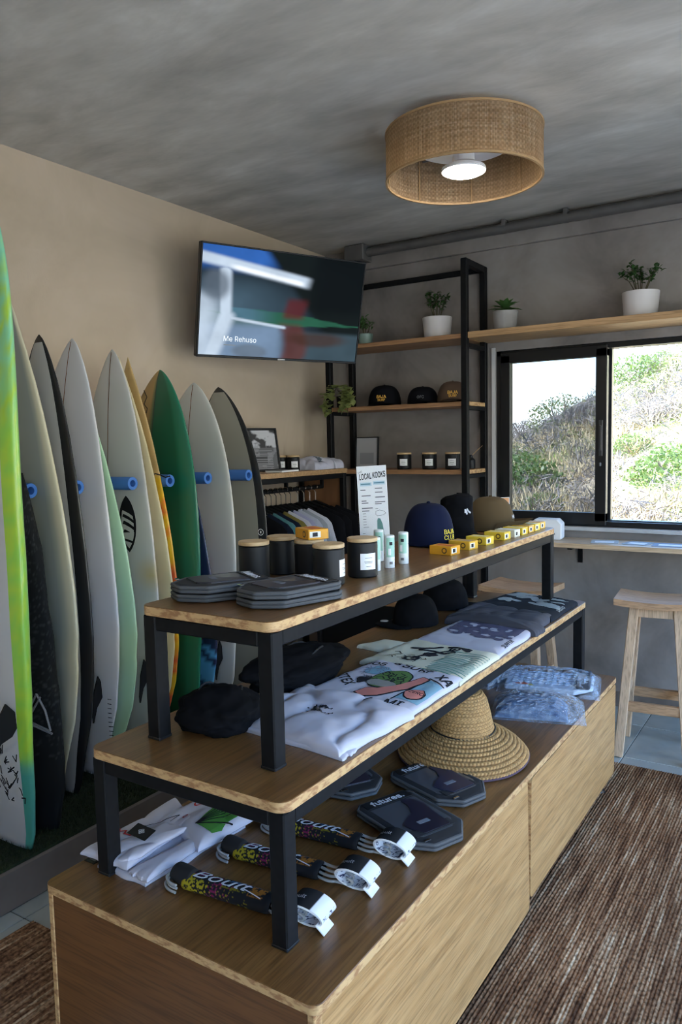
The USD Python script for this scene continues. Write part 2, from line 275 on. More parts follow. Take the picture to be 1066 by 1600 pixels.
# conduit along the back wall
cd = thing('conduit_pipe', 'painted conduit pipe running under the ceiling along the back wall', 'pipe', (0, 0, 0))
pm = mat('pipe_paint', (.085, .08, .076), .5, c2=(.11, .105, .10), scale=(10, 10, 10))
obj('pipe', tube([(-2.52, YB-.075, 2.695), (XR-.02, YB-.075, 2.695)], .027, 14), pm, cd)
for x in (-1.62, -1.27, -.2, .9):
    obj('clip', cat_([tube([(x-.012, YB-.075, 2.695), (x+.012, YB-.075, 2.695)], .028, 14), rbox(x-.012, x+.012, YB-.1, YB-.05, 2.70, ZC-.001, .002)]), pm, cd)
obj('coupling', tube([(-1.22, YB-.075, 2.695), (-1.13, YB-.075, 2.695)], .028, 14), pm, cd)
jb = obj('junction_box', rbox(-2.66, -2.52, YB-.14, YB-.031, 2.64, ZC-.001, .006), pm, cd)

# ================================================================ OUTSIDE
def hill(x, y):
    x, y = np.asarray(x, float), np.asarray(y, float)
    s = np.clip((y-5.5)/19.5, 0, 1); s = s*s*(3-2*s); q = np.clip(x/np.maximum(y, 4), -1.6, .9)
    top = 1.5+np.minimum(y, 26)*np.clip(-.022+(q+.375)*.50, -.25, .42)
    n = (meshkit.fbm(np.stack([x*.28, y*.28, 0*x], -1), 4, 2)-.5)*1.1*s+(meshkit.fbm(np.stack([x*1.3, y*1.3, 0*x], -1), 3, 5)-.5)*.25*np.clip((y-5)/3, 0, 1)
    return -.15+s*(top+.15)+n+np.clip((y-5)/5, 0, 1)*.25
u = np.linspace(0, 1, 150); v = np.linspace(0, 1, 130)
def hf(u, v):
    y = 4.75+34*v**1.6; x = -1.4*y-3+(2.0*y+8)*u; return np.c_[x, y, hill(x, y)]
gm, gu, gv = grid(170, 150, hf)
hv = gm.vertices; k1 = meshkit.fbm(hv*np.array([.55, .55, .9])+3, 4, 9)+.10*(np.clip((hv[:, 1]-9)/6, 0, 1)-.5); k2 = meshkit.fbm(hv*2.3, 3, 4)
tan, grn, gry = np.array((.50, .40, .27)), np.array((.20, .26, .07)), np.array((.30, .26, .23))
c = tan[None]*(.75+.5*k2[:, None]); g_ = np.clip((k1-.50)*9, 0, 1)[:, None]; c = c*(1-g_)+(grn*(.7+.6*k2[:, None]))*g_
g2 = np.clip((meshkit.fbm(hv*.8+20, 3, 8)-.56)*9, 0, 1)[:, None]; c = c*(1-g2)+gry*(.7+.6*k2[:, None])*g2
hm = trimesh.Trimesh(gm.vertices, gm.faces, process=False)
if hm.face_normals[:, 2].mean() < 0: hm.invert()
obj('hill', hm, vcol('dry_hillside', .95, .1, bump=.9, bscale=(9, 9, 9), bdist=.12), col=c, kind='structure')
def added_hill(u, v):
    x = 2.4+26*u**1.4; y = -22+46*v; s_ = np.clip((x-3.2)/11, 0, 1); s_ = s_*s_*(3-2*s_); return np.c_[x, y, -.12+s_*(1.5+x*.30)+(meshkit.fbm(np.stack([x*.3, y*.3, 0*x], -1), 4, 12)-.5)*1.6*s_]
g3, u3, v3 = grid(60, 90, added_hill); k3 = meshkit.fbm(np.array(g3.vertices)*.6, 4, 3)[:, None]; h3 = trimesh.Trimesh(g3.vertices, g3.faces, process=False)
if h3.face_normals[:, 2].mean() < 0: h3.invert()
obj('hill', h3, '/World/Looks/dry_hillside', col=np.where(k3 > .54, np.array((.16, .19, .12)), np.array((.32, .285, .25)))*(.75+.5*k3), kind='structure')  # unseen hill beyond the opening, added to bounce warm light and mask low sky
obj('terrain', cat_([box(XR+.15, 60, -40, 40, -.5, -.02), box(-60, XR+.2, -40, YF-.15, -.5, -.02), box(-60, XW-.15, YF-.2, 5, -.5, -.02)]), mat('pale_ground', (.42, .41, .40), .9, c2=(.34, .33, .32), scale=(1.5, 1.5, 1.5)), kind='structure')
# shrubs: three kinds, copied over the slope
def bush(seed, n, R, H, lw, ll, twig):
    r = np.random.default_rng(seed); d = r.normal(size=(n, 3)); d /= np.linalg.norm(d, axis=1)[:, None]; d[:, 2] = np.abs(d[:, 2]); rad = r.uniform(.45, 1, n)**.5*(1+.35*(meshkit.fbm(d*1.7+seed, 3, seed)-.5)*2)
    c = d*rad[:, None]*np.array([R, R, H]); t = r.normal(size=(n, 3)); t /= np.linalg.norm(t, axis=1)[:, None]; s = np.cross(t, r.normal(size=(n, 3))); s /= np.linalg.norm(s, axis=1)[:, None]
    l = ll*r.uniform(.6, 1.3, n)[:, None]; w = lw*r.uniform(.6, 1.3, n)[:, None]
    V = np.stack([c-t*l*.5, c+s*w*.5, c+t*l*.5, c-s*w*.5], 1).reshape(-1, 3); f = np.arange(4*n).reshape(-1, 4)
    lv = trimesh.Trimesh(V, np.vstack([f[:, [0, 1, 2]], f[:, [0, 2, 3]]]), process=False)
    tw = []
    for k in range(twig):
        e = r.normal(size=3); e[2] = abs(e[2])+.3; e /= np.linalg.norm(e); tw.append(tube([(0, 0, -.1), e*np.array([R, R, H])*.55+r.normal(0, .04, 3), e*np.array([R, R, H])*.98], [.022, .014, .005], 4))
    return lv, cat_(tw)
BL = [leaf_mat('shrub_leaf_green', (.10, .15, .045), (.16, .22, .04)), leaf_mat('shrub_leaf_olive', (.20, .22, .10), (.2, .2, .06)), leaf_mat('shrub_twig_grey', (.26, .22, .20), (.1, .08, .07))]
BT = mat('shrub_stem', (.17, .13, .11), .9)
kinds = [('green leafy shrub', 11, 1500, .75, .62, .05, .07, 10), ('olive loose shrub', 12, 1100, .7, .7, .034, .07, 14), ('grey leafless twiggy shrub', 13, 800, .8, .6, .018, .26, 26)]
protos = []
rb = np.random.default_rng(21); spots = []
def place_shrubs(n):
    out = []
    for k in range(4000):
        y = 8.5+17.5*rb.uniform()**.9; q = rb.uniform(-.43, -.06); x = q*y; sc = rb.uniform(.7, 1.5)
        if all((x-a)**2+(y-b)**2 > (1.05*(sc+s_))**2 for a, b, s_, _ in out): out.append((x, y, sc, rb.uniform(0, 6.28)))
        if len(out) == n: break
    return out
spots = place_shrubs(38)
spots.sort(key=lambda s: s[0]/s[1])
first, plan, seen = {}, [], {}
for (x, y, sc, rz) in spots:
    gdl = meshkit.fbm(np.array([x*.22+3, y*.22, 0.]), 3, 9); k = 0 if gdl > .49 else 1 if gdl > .44 else 2
    if rb.uniform() < .18: k = int(rb.integers(3))
    far = 'far up' if y > 18 else 'halfway up' if y > 12 else 'low on'; pane_ = 'left sash' if x/y < -.255 else 'right pane'; key = (k, far, pane_); seen[key] = seen.get(key, 0)+1; plan.append((x, y, sc, rz, k, far, pane_, seen[key]))
ORD = ['leftmost', 'second from left', 'third from left', 'fourth from left', 'fifth from left', 'sixth from left', 'seventh from left', 'eighth from left', 'ninth from left', 'tenth from left']
for (x, y, sc, rz, k, far, pane_, no) in plan:
    nm, seed, n, R, H, lw, ll, tw = kinds[k]; many = seen[k, far, pane_] > 1
    lab = '%s %s the hill through the %s' % (nm, far, pane_)+(', '+ORD[min(no, 10)-1] if many else ''); grp = '%ss %s the hillside' % (nm, far)
    z = float(hill(x, y))-.08
    sc = sc*(1.0 if y > 18 else .9 if y > 12 else .7)
    if k not in first:
        t_ = thing('shrub', lab, 'shrub', (x, y, z), rz, grp); t_.AddScaleOp().Set(Gf.Vec3f(sc, sc, sc)); lv, tws = bush(seed, n, R, H, lw, ll, tw)
        obj('foliage' if k < 2 else 'twigs', lv, BL[k], t_, smooth=False, kind='stuff'); obj('stem', tws, BT, t_, kind='stuff'); first[k] = t_
    else:
        d_ = dup(first[k], (x, y, z), rz, lab, grp); d_.GetPrim().GetAttribute('xformOp:scale').Set(Gf.Vec3f(sc, sc, sc))
# the scrub between them: uncountable
L_, C_ = [], []
for k in range(260):
    y_ = 7.5+17*rb.uniform()**.8; x_ = rb.uniform(-.44, -.05)*y_; k_ = int(rb.choice([1, 2, 2])); nm, seed, n_, R, H, lw, ll, tw = kinds[k_]
    lv, tws = bush(seed+k, 170, R, H, lw*1.3, ll*1.2, 1); s_ = rb.uniform(.5, 1.0)*(1.0 if y_ > 16 else .8)
    L_.append(T(lv, (x_, y_, float(hill(x_, y_))-.1), s=s_)); C_.append(np.tile((np.array((.20, .20, .09)) if k_ == 1 else np.array((.23, .20, .185)))*rb.uniform(.6, 1.1), (len(lv.vertices), 1)))
obj('scrub_undergrowth', cat_(L_), vcol('scrub_look', .8, .2), col=np.vstack(C_), smooth=False, label='tangled grey and olive scrub covering the slope between the shrubs', cat='undergrowth', kind='stuff')
# dry grass: uncountable
rg = np.random.default_rng(8); n = 17000
y = 5.6+15*rg.uniform(size=n)**1.5; x = y*rg.uniform(-.46, -.02, n); keep = meshkit.fbm(np.stack([x*.4, y*.4, 0*x], -1), 3, 9) < .56; x, y = x[keep], y[keep]; n = len(x)
z = hill(x, y); hgt = rg.uniform(.10, .34, n); a = rg.uniform(0, 2*PI, n); lean = rg.normal(0, .16, (n, 2)); w = .008+.0012*y
V = np.stack([np.c_[x-w*np.cos(a), y-w*np.sin(a), z-.03], np.c_[x+w*np.cos(a), y+w*np.sin(a), z-.03], np.c_[x+lean[:, 0], y+lean[:, 1], z+hgt]], 1).reshape(-1, 3)
gc = np.array((.52, .41, .25))[None]*rg.uniform(.6, 1.15, (n, 1)); gc = np.repeat(gc, 3, 0)
obj('dry_grass', trimesh.Trimesh(V, np.arange(3*n).reshape(-1, 3), process=False), vcol('dry_grass_look', .9, .1), col=gc, smooth=False, label='dry straw-coloured grass covering the slope outside the window', cat='grass', kind='stuff')
# ================================================================ FURNITURE
Z3, Z2, Z1 = 1.127, .799, .487
def tier(name, label, x0, x1, y0, y1, zt, zb, inset=.006, th=.024, tubew=.04):
    t = thing(name, label, 'table', ((x0+x1)/2, (y0+y1)/2, zb)); o = np.array([(x0+x1)/2, (y0+y1)/2, zb])
    P = lambda m: T(m, -o)
    top = pslab(rrect(x0, x1, y0, y1, .03), zt-th, zt, .0015); a, b = split_z(top)
    obj('top_panel', P(a), M['oak'], t); obj('edge_band', P(b), M['ply'], t, label='raw plywood edge of the top')
    xa, xb, ya, yb_ = x0+inset, x1-inset, y0+inset, y1-inset; zf = zt-th
    for (x, y) in ((xa, ya), (xb-tubew, ya), (xa, yb_-tubew), (xb-tubew, yb_-tubew)):
        lg = obj('leg', P(rbox(x, x+tubew, y, y+tubew, zb+.004, zf, .003)), M['steel'], t)
        obj('foot_pad', P(rbox(x-.001, x+tubew+.001, y-.001, y+tubew+.001, zb, zb+.008, .002)), M['alu'], lg)
    obj('rail', P(rbox(xa+tubew, xb-tubew, ya+.001, ya+tubew-.001, zf-.035, zf-.0005, .003)), M['steel'], t)
    obj('rail', P(rbox(xa+tubew, xb-tubew, yb_-tubew+.001, yb_-.001, zf-.035, zf-.0005, .003)), M['steel'], t)
    obj('rail', P(rbox(xb-tubew+.001, xb-.001, ya+tubew, yb_-tubew, zf-.035, zf-.0005, .003)), M['steel'], t)
    obj('rail', P(rbox(xa+.001, xa+tubew-.001, ya+tubew, yb_-tubew, zf-.035, zf-.0005, .003)), M['steel'], t)
    return t
tier('display_riser', 'narrow uppermost riser of the display, black steel legs and oak veneered top', -1.385, -.985, 1.25, 3.20, Z3, Z2)
tier('display_riser', 'wider middle riser of the display standing on the low cabinet, oak veneered top', -1.462, -.885, 1.145, 3.32, Z2, Z1)
# low cabinet
cx0, cx1, cy0, cy1 = -1.535, -.754, 1.057, 3.313
cab = thing('display_cabinet', 'long low oak cabinet with drop doors carrying the tiered display', 'cabinet', (-1.145, 2.185, 0)); o = np.array([-1.145, 2.185, 0]); P = lambda m: T(m, -o)
top = pslab(rrect(cx0, cx1, cy0, cy1, .022), Z1-.022, Z1, .0015); a, b = split_z(top)
obj('top_panel', P(a), M['oak'], cab); obj('edge_band', P(b), M['ply'], cab, label='raw plywood edge of the top')
endm = wood('oak_end_veneer', (.165, .066, .018), (.135, .052, .014), 'x', .5)
obj('end_panel', P(rbox(cx0+.012, cx1-.03, cy0+.010, cy0+.028, .06, Z1-.0222, .002)), endm, cab)
obj('end_panel', P(rbox(cx0+.012, cx1-.03, cy1-.028, cy1-.010, .06, Z1-.0222, .002)), endm, cab)
obj('back_panel', P(rbox(cx0+.004, cx0+.02, cy0+.008, cy1-.008, .06, Z1-.0222, .002)), M['ply'], cab)
obj('corner_post', P(rbox(cx1-.030, cx1-.013, cy0+.008, cy0+.034, .06, Z1-.0222, .002)), M['ply'], cab)
obj('base_panel', P(rbox(cx0+.02, cx1-.03, cy0+.03, cy1-.03, .06, .078, .002)), M['ply'], cab)
def cdoor(y0, y1, tilt, zb=.035):
    d = rrect(y0, y1, zb, Z1-.030, .02); m = slab(d, -.009, .009)   # drawn in (y,z), thickness along x
    v = np.array(m.vertices); v = np.c_[v[:, 2], v[:, 0], v[:, 1]]; ang = tilt
    zz = v[:, 2]-.035; v = np.c_[v[:, 0]*math.cos(ang)+zz*math.sin(ang), v[:, 1], .035+zz*math.cos(ang)-v[:, 0]*math.sin(ang)]
    m2 = trimesh.Trimesh(v+np.array([cx1-.017, 0, 0]), m.faces[:, ::-1] if False else m.faces, process=False); trimesh.repair.fix_normals(m2); return m2
d1 = cdoor(cy0+.012, 2.224, -.016); d2 = cdoor(2.230, cy1-.004, .008, .066)
for d in (d1, d2):
    f = np.abs(d.face_normals[:, 0]) > .7
    dm = d.submesh([np.nonzero(f)[0]], append=True, repair=False); de = d.submesh([np.nonzero(~f)[0]], append=True, repair=False)
    dd = obj('door', P(dm), M['oakd'], cab); obj('edge_band', P(de), M['ply'], dd)
for x, y in ((cx0+.06, cy0+.1), (cx1-.06, cy0+.1), (cx0+.06, cy1-.11), (cx1-.045, cy1-.10)):
    obj('foot', P(lathe([(0, 0), (.024, 0), (.026, .008), (.018, .02), (.016, .062), (0, .062)], 20, (x, y, 0))), M['alu'], cab)

# rug with cords running along it
def rug(name, label, x0, x1, y0, y1, pitch=.0105, dark=1.0):
    n = int((x1-x0)/pitch); nx, ny = n*5+1, int((y1-y0)/.03)+1
    def fn(u, v):
        x = x0+(x1-x0)*u; y = y0+(y1-y0)*v; ph = (x-x0)/pitch; hgt = .009+.0042*np.abs(np.sin(PI*ph))**.7+.0012*(meshkit.noise(np.stack([np.floor(ph), y*30, 0*y], -1), 4)-.5)
        return np.c_[x+.001*np.sin(y*9+np.floor(ph)*.7), y, hgt]
    g, u, v = grid(nx, ny, fn); idx = np.arange(nx*ny).reshape(nx, ny); V = np.array(g.vertices)
    rim = np.concatenate([idx[:, 0], idx[-1, 1:], idx[-2::-1, -1], idx[0, -2:0:-1]]); Vb = V[rim].copy(); Vb[:, 2] = .0; k = len(V); m = len(rim)
    F2 = []
    for i in range(m):
        j = (i+1) % m; F2 += [(rim[i], k+i, rim[j]), (rim[j], k+i, k+j)]
    return obj(name, trimesh.Trimesh(np.vstack([V, Vb]), np.vstack([g.faces, F2]), process=False), rug_m, smooth=True, label=label, cat='rug')
rug_nodes = {'g': ('geometry', {}), 'm': ('mapping', {'scale': (62, 3.0, 0)}), 'n': ('noise_texture', {'scale': 1.0, 'detail': 2, 'roughness': .6}),
    'r': ('rgb_ramp', {'ramp': [(.28, (.095, .048, .026)), (.44, (.22, .115, .06)), (.56, (.36, .215, .12)), (.70, (.60, .46, .31))]}),
    'm2': ('mapping', {'scale': (95, 75, 0)}), 'n2': ('noise_texture', {'scale': 1.0, 'detail': 1}), 'r2': ('rgb_ramp', {'ramp': [(.35, (.45, .42, .4)), (.6, (1.1, 1.1, 1.1))]}), 'x': ('mix', {'mix_type': 'multiply', 'fac': 1.0}),
    'm3': ('mapping', {'scale': (2.2, 1.2, 0)}), 'n3': ('noise_texture', {'scale': 1.0, 'detail': 3}), 'r3': ('rgb_ramp', {'ramp': [(.35, (.8, .78, .76)), (.65, (1.1, 1.06, 1.02))]}), 'y': ('mix', {'mix_type': 'multiply', 'fac': 1.0}),
    'b': ('bump', {'strength': .9, 'distance': .004}), 'p': ('principled_bsdf', {'roughness': .95, 'specular_ior_level': .15})}
rug_m = usdkit.material(stage, '/World/Looks/jute', rug_nodes, [('g.position', 'm.vector'), ('m.vector', 'n.vector'), ('n.fac', 'r.fac'), ('g.position', 'm2.vector'), ('m2.vector', 'n2.vector'), ('n2.fac', 'r2.fac'), ('r.color', 'x.color1'), ('r2.color', 'x.color2'),
    ('g.position', 'm3.vector'), ('m3.vector', 'n3.vector'), ('n3.fac', 'r3.fac'), ('x.color', 'y.color1'), ('r3.color', 'y.color2'), ('y.color', 'p.base_color'), ('n2.fac', 'b.height'), ('b.normal', 'p.normal')], surface='p.BSDF')
rug('jute_rug', 'brown woven jute rug along the door side of the display cabinet', -.90, .55, .55, 3.545)
rug('jute_rug', 'brown woven jute rug at the near end of the cabinet by the turf platform', -2.08, -1.0, -.1, 1.03) if False else rug('jute_rug', 'darker brown jute rug between the cabinet end and the turf platform', -2.10, -1.56, .2, 1.40)

# stools
def stool(label, x, y, rz):
    t = thing('bar_stool', label, 'stool', (x, y, 0), rz)
    def sf(u, v): return np.c_[(u-.5)*.36, (v-.5)*.27, .742+.012*((u-.5)*2)**2]
    g, _, _ = grid(14, 8, sf); v0 = np.array(g.vertices); sol = cat_([g]); pts = []
    top = v0; bot = v0.copy(); bot[:, 2] -= .03; nx, ny = 14, 8; idx = np.arange(nx*ny).reshape(nx, ny); rim = np.concatenate([idx[:, 0], idx[-1, 1:], idx[-2::-1, -1], idx[0, -2:0:-1]]); k = nx*ny
    F2 = [(rim[i], rim[(i+1) % len(rim)], k+rim[i]) for i in range(len(rim))]+[(rim[(i+1) % len(rim)], k+rim[(i+1) % len(rim)], k+rim[i]) for i in range(len(rim))]
    seat = trimesh.Trimesh(np.vstack([top, bot]), np.vstack([g.faces, g.faces[:, ::-1]+k, F2]), process=False); trimesh.repair.fix_normals(seat)
    obj('seat', seat, M['pinex'], t)
    A = {}
    for sx in (-1, 1):
        for sy in (-1, 1):
            a, b = np.array([sx*.095, sy*.075, .715]), np.array([sx*.15, sy*.145, 0.0]); A[sx, sy] = (a, b)
            lg = bar(a, b+np.array([0, 0, .004]), .042, .036); obj('leg', lg, M['pine'], t)
    at = lambda s, z: A[s][0]+(A[s][1]-A[s][0])*(.715-z)/.715
    for sy in (-1, 1): obj('stretcher', bar(at((-1, sy), .245), at((1, sy), .245), .024, .045), M['pinex'], t)
    for sx in (-1, 1): obj('stretcher', bar(at((sx, -1), .30), at((sx, 1), .30), .024, .045), M['pine'], t)
    for sy in (-1, 1): obj('apron', bar(at((-1, sy), .69), at((1, sy), .69), .02, .05), M['pine'], t)
    return t
stool('pale pine bar stool at the bar ledge, standing clear on the tiles', -.685, 3.80, .10)
stool('pale pine bar stool behind the far end of the tiered display', -1.355, 3.82, -.06)

# bar ledge and long wall shelf
lg = thing('bar_ledge', 'pale wooden bar ledge fixed below the window', 'shelf', (.3, 4.22, .915)); o = np.array([.3, 4.22, .915])
obj('board', T(rbox(-1.40, 1.14, 4.08, YB-.021, .917, .943, .002), -o), wood('ledge_wood', (.62, .46, .30), (.52, .36, .22), 'x', .4, coat=.2), lg)
for x in (-1.2, -.2, .8): obj('bracket', T(cat_([box(x-.012, x+.012, 4.14, YB-.0, .900, .917), box(x-.012, x+.012, YB-.012, YB, .80, .917)]), -o), M['steel'], lg)
ws = thing('wall_shelf', 'long honey-coloured wooden shelf above the window', 'shelf', (.1, 4.2, 2.07)); o = np.array([.1, 4.2, 2.07])
obj('board', T(rbox(-1.748, 1.14, 4.05, YB, 2.070, 2.105, .002), -o), M['shelfwood'], ws)
for x in (-.35, .6): obj('bracket', T(cat_([box(x-.012, x+.012, 4.1, YB, 2.055, 2.07), box(x-.012, x+.012, YB-.012, YB, 1.96-.0 if x > .7 else 2.03, 2.07)]), -o), M['steel'], ws)

# tall open shelf unit
tu = thing('shelf_unit', 'tall open black steel shelf unit with wooden shelves at the back wall', 'shelf unit', (-2.22, 4.19, 0)); o = np.array([-2.22, 4.19, 0]); P = lambda m: T(m, -o)
px0, px1, w = -2.705, -1.752, .036
for x in (px0, px1-w):
    for y in (4.045, 4.318): obj('post', P(rbox(x, x+w, y, y+w, 0, 2.51, .003)), M['steel'], tu)
    for z in (2.474, 1.285, 1.675, 2.025, .3): obj('rung', P(rbox(x+.001, x+w-.001, 4.045+w, 4.318, z, z+(.036 if z > 2.4 else .022), .002)), M['steel'], tu)
obj('top_bar', P(rbox(px0+w, px1-w, 4.322, 4.345, 2.478, 2.508, .002)), M['steel'], tu)
obj('top_bar', P(rbox(px0+w, px1-w, 4.322, 4.345, .300, .322, .002)), M['steel'], tu)
dsw = wood('shelf_wood_dark', (.40, .215, .105), (.31, .155, .07), 'x', .5)
for z in (1.335, 1.722, 2.10):
    obj('shelf_board', P(rbox(px0+w+.001, px1-w-.001, 4.052, 4.352, z-.026, z, .002)), dsw, tu)
    for x in (px0, px1-w): pass
    obj('end_strip', P(rbox(px1-w+.002, px1-.002, 4.045+w+.001, 4.317, z-.024, z-.0005, .002)), M['ply'], tu)

# garment rack with a shelf on top, along the left wall
gr = thing('garment_rack', 'black steel garment rack with a plank shelf against the left wall', 'clothes rack', (-2.72, 3.57, 0)); o = np.array([-2.72, 3.57, 0]); P = lambda m: T(m, -o)
obj('shelf_board', P(rbox(XW+.005, -2.545, 3.10, 4.03, 1.318, 1.346, .002)), M['shelfwood'], gr)
for x in (XW+.01, -2.58):
    for y in (3.11, 3.99):
        obj('post', P(rbox(x, x+.032, y, y+.032, PZ-.012 if x < -2.5 else 0, 1.318, .003)), M['steel'], gr)
obj('rail', P(rbox(-2.58, -2.548, 3.142, 3.99, 1.288, 1.317, .003)), M['steel'], gr)
obj('rail', P(rbox(XW+.01, XW+.042, 3.142, 3.99, 1.288, 1.317, .003)), M['steel'], gr)
obj('hanging_bar', P(tube([(-2.72, 3.12, 1.232), (-2.72, 4.01, 1.232)], .0125, 12)), M['steel'], gr)
for y in (3.13, 3.62, 3.995): obj('bar_bracket', P(rbox(-2.732, -2.708, y, y+.014, 1.232, 1.318, .002)), M['steel'], gr)
obj('end_panel', P(rbox(-2.86, -2.585, 4.005, 4.018, .55, 1.316, .002)), mat('brown_board', (.24, .115, .05), .55, c2=(.18, .08, .035), scale=(12, 12, 2)), gr, label='brown wooden end panel')

# low bench behind the display
bn = thing('low_bench', 'low brown wooden bench in the back corner under the shelf unit', 'bench', (-2.3, 3.83, 0)); o = np.array([-2.3, 3.83, 0]); P = lambda m: T(m, -o)
obj('seat_board', P(rbox(-2.50, -1.83, 3.56, 4.03, .618, .642, .003)), dsw, bn)
for x in (-2.49, -1.87): obj('side_panel', P(rbox(x, x+.022, 3.58, 4.02, 0, .618, .002)), M['alu'], bn)
obj('shadow_panel', P(rbox(-2.467, -1.871, 3.60, 3.62, .02, .617, .002)), M['alu'], bn)  # black sheet standing in for the shadow under the bench

# television on its arm
from scipy.spatial.transform import Rotation as Rot
tc, tR = np.array([-2.452, 3.300, 2.215]), Rot.from_euler('ZXY', [1.1397, .2189, .0022]).as_matrix()
tv = thing('television', 'flat black television on a wall arm, surf film playing on its screen', 'television', tc)
def tvp(m):
    m = m.copy(); X = np.eye(4); X[:3, :3] = tR; m.apply_transform(X); return m
W, Hh = .96, .55
obj('casing', tvp(cat_([rbox(-W/2, W/2, .004, .035, -Hh/2, Hh/2, .004), rbox(-.36, .36, .034, .06, -.24, .12, .01)])), M['alu'], tv)
bz = .009
obj('bezel', tvp(cat_([rbox(-W/2, W/2, -.004, .006, Hh/2-bz, Hh/2, .002), rbox(-W/2, W/2, -.004, .006, -Hh/2, -Hh/2+bz*1.4, .002), rbox(-W/2, -W/2+bz, -.004, .006, -Hh/2, Hh/2, .002), rbox(W/2-bz, W/2, -.004, .006, -Hh/2, Hh/2, .002)])), M['black'], tv)
obj('badge', tvp(box(-.022, .022, -.0055, -.004, -Hh/2+.002, -Hh/2+.008)), mat('badge_silver', (.5, .5, .5), .4), tv)
def seg(u, v, a, b): 
    a, b = np.array(a), np.array(b); p = np.c_[u, v]; d = b-a; t = np.clip(((p-a) @ d)/(d @ d), 0, 1); return np.linalg.norm(p-a-t[:, None]*d, axis=1)
sm = lambda e0, e1, x: (lambda t: t*t*(3-2*t))(np.clip((x-e0)/(e1-e0), 0, 1))
def screen_col(u, v):
    """u to the right 0..1, v down 0..1: a frame of a surf film, bright reflections painted in"""
    c = np.zeros((len(u), 3)); mixin = lambda c, col, k: c*(1-k[:, None])+np.array(col)[None]*k[:, None]
    nz = meshkit.fbm(np.c_[u*9, v*6, 0*u], 4, 3)
    c = mixin(c+np.array([.004, .006, .008]), (.055, .10, .14), sm(.9, .1, u)*sm(.1, .5, v))
    c = mixin(c, (.03, .12, .42), sm(.66, .42, u+v*.8)*sm(.26, .12, v))                      # blue sky, upper left
    c = mixin(c, (.006, .010, .010), sm(.44, .52, u-.55*(v-.2))*sm(.02, .2, u))
    c = mixin(c, (.16, .24, .36), sm(.66, .72, v+.06*u)*sm(.56, .44, u))                                # pale water, lower left
    c = mixin(c, (.10, .17, .20), sm(.55, .62, v-.08*(u-.2))*sm(.55, .3, u)*sm(.75, .66, v))
    wob = .012*np.sin(u*40)
    c = mixin(c, (.02, .10, .06), sm(.012, .0, np.abs(v-.62-.05*(u-.5)+wob*.3)-.055*sm(1.0, .5, u)*sm(.1, .3, u)))     # green wave
    c = mixin(c, (.07, .16, .22), sm(.012, .0, np.abs(v-.60-.05*(u-.3))-.045)*sm(.5, .25, u)*sm(.12, .2, u))
    c = mixin(c, (.05, .085, .11), sm(.70, .76, v)*sm(.5, .6, u)*.8)
    wz = .03*(meshkit.fbm(np.c_[u*7, v*7, 0*u], 3, 9)-.5)
    c = mixin(c, (.10, .016, .018), sm(.035, -.02, np.abs(u-.575-.02*np.sin(v*7)+wz)-.055)*sm(.38, .46, v+wz)*sm(.64, .58, v)*.8)      # red figure
    c = mixin(c, (.11, .030, .022), sm(.035, -.03, np.abs(u-.55-.03*np.sin(v*9)+wz)-.07)*sm(.62, .72, v)*.75)
    c = mixin(c, (.055, .026, .016), sm(.10, .0, np.hypot((u-.72)*.6, (v-.80+wz)*1.7)-.06)*.7)
    c = mixin(c, (.003, .005, .006), sm(.60, .74, u+wz)*sm(.60, .45, v+wz)*.9)
    k = sm(-.01, .03, v-(.055+.215*u))*sm(-.01, .04, (.175+.225*u)-v)*sm(.67, .60, u+.15*(v-.3))                                          # white band and shapes: glass reflections painted into the emission
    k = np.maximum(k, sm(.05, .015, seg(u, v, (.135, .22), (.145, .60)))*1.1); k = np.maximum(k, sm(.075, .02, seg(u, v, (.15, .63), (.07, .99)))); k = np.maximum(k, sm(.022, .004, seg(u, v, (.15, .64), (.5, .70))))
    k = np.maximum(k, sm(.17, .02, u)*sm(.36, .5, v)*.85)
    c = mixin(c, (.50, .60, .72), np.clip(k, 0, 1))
    c = mixin(c, (.95, 1.0, 1.05), sm(.0, .035, v-(.10+.215*u))*sm(.0, .03, (.165+.225*u)-v)*sm(.63, .58, u)*sm(.14, .22, u)*.9)  # brightest core of the painted reflection
    c = mixin(c, (.10, .13, .17), sm(.03, -.03, np.hypot((u-.085)*1.1, (v-.35)*.6)-.085)*.8)                            # dark oval
    c = mixin(c, (.10, .12, .14), sm(.05, 0, np.hypot((u-.30)*.9, (v-.95)*1.4)-.07)*.55)
    return np.clip(c*(.82+.36*nz[:, None]), 0, 1.2)
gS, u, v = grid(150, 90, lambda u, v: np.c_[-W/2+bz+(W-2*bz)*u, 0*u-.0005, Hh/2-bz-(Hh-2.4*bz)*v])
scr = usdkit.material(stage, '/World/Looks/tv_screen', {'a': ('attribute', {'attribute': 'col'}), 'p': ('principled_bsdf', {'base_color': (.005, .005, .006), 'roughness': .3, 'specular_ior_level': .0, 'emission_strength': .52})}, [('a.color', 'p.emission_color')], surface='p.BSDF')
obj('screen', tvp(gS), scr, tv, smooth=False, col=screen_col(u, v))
t_ = text('Me Rehuso', .026, .0004); t_ = frame_to(t_, (-.245, -.0012, -.178), (1, 0, 0), (0, 0, 1)); t2 = box(-.335, -.27, -.0016, -.0012, -.212, -.207)
obj('caption', tvp(t_), emit('caption_light', (.8, .88, .95), .62), tv); obj('caption', tvp(t2), emit('caption_dim', (.6, .7, .8), .18), tv)
wb = np.linalg.inv(tR) @ (np.array([XW, 3.55, 2.25])-tc)
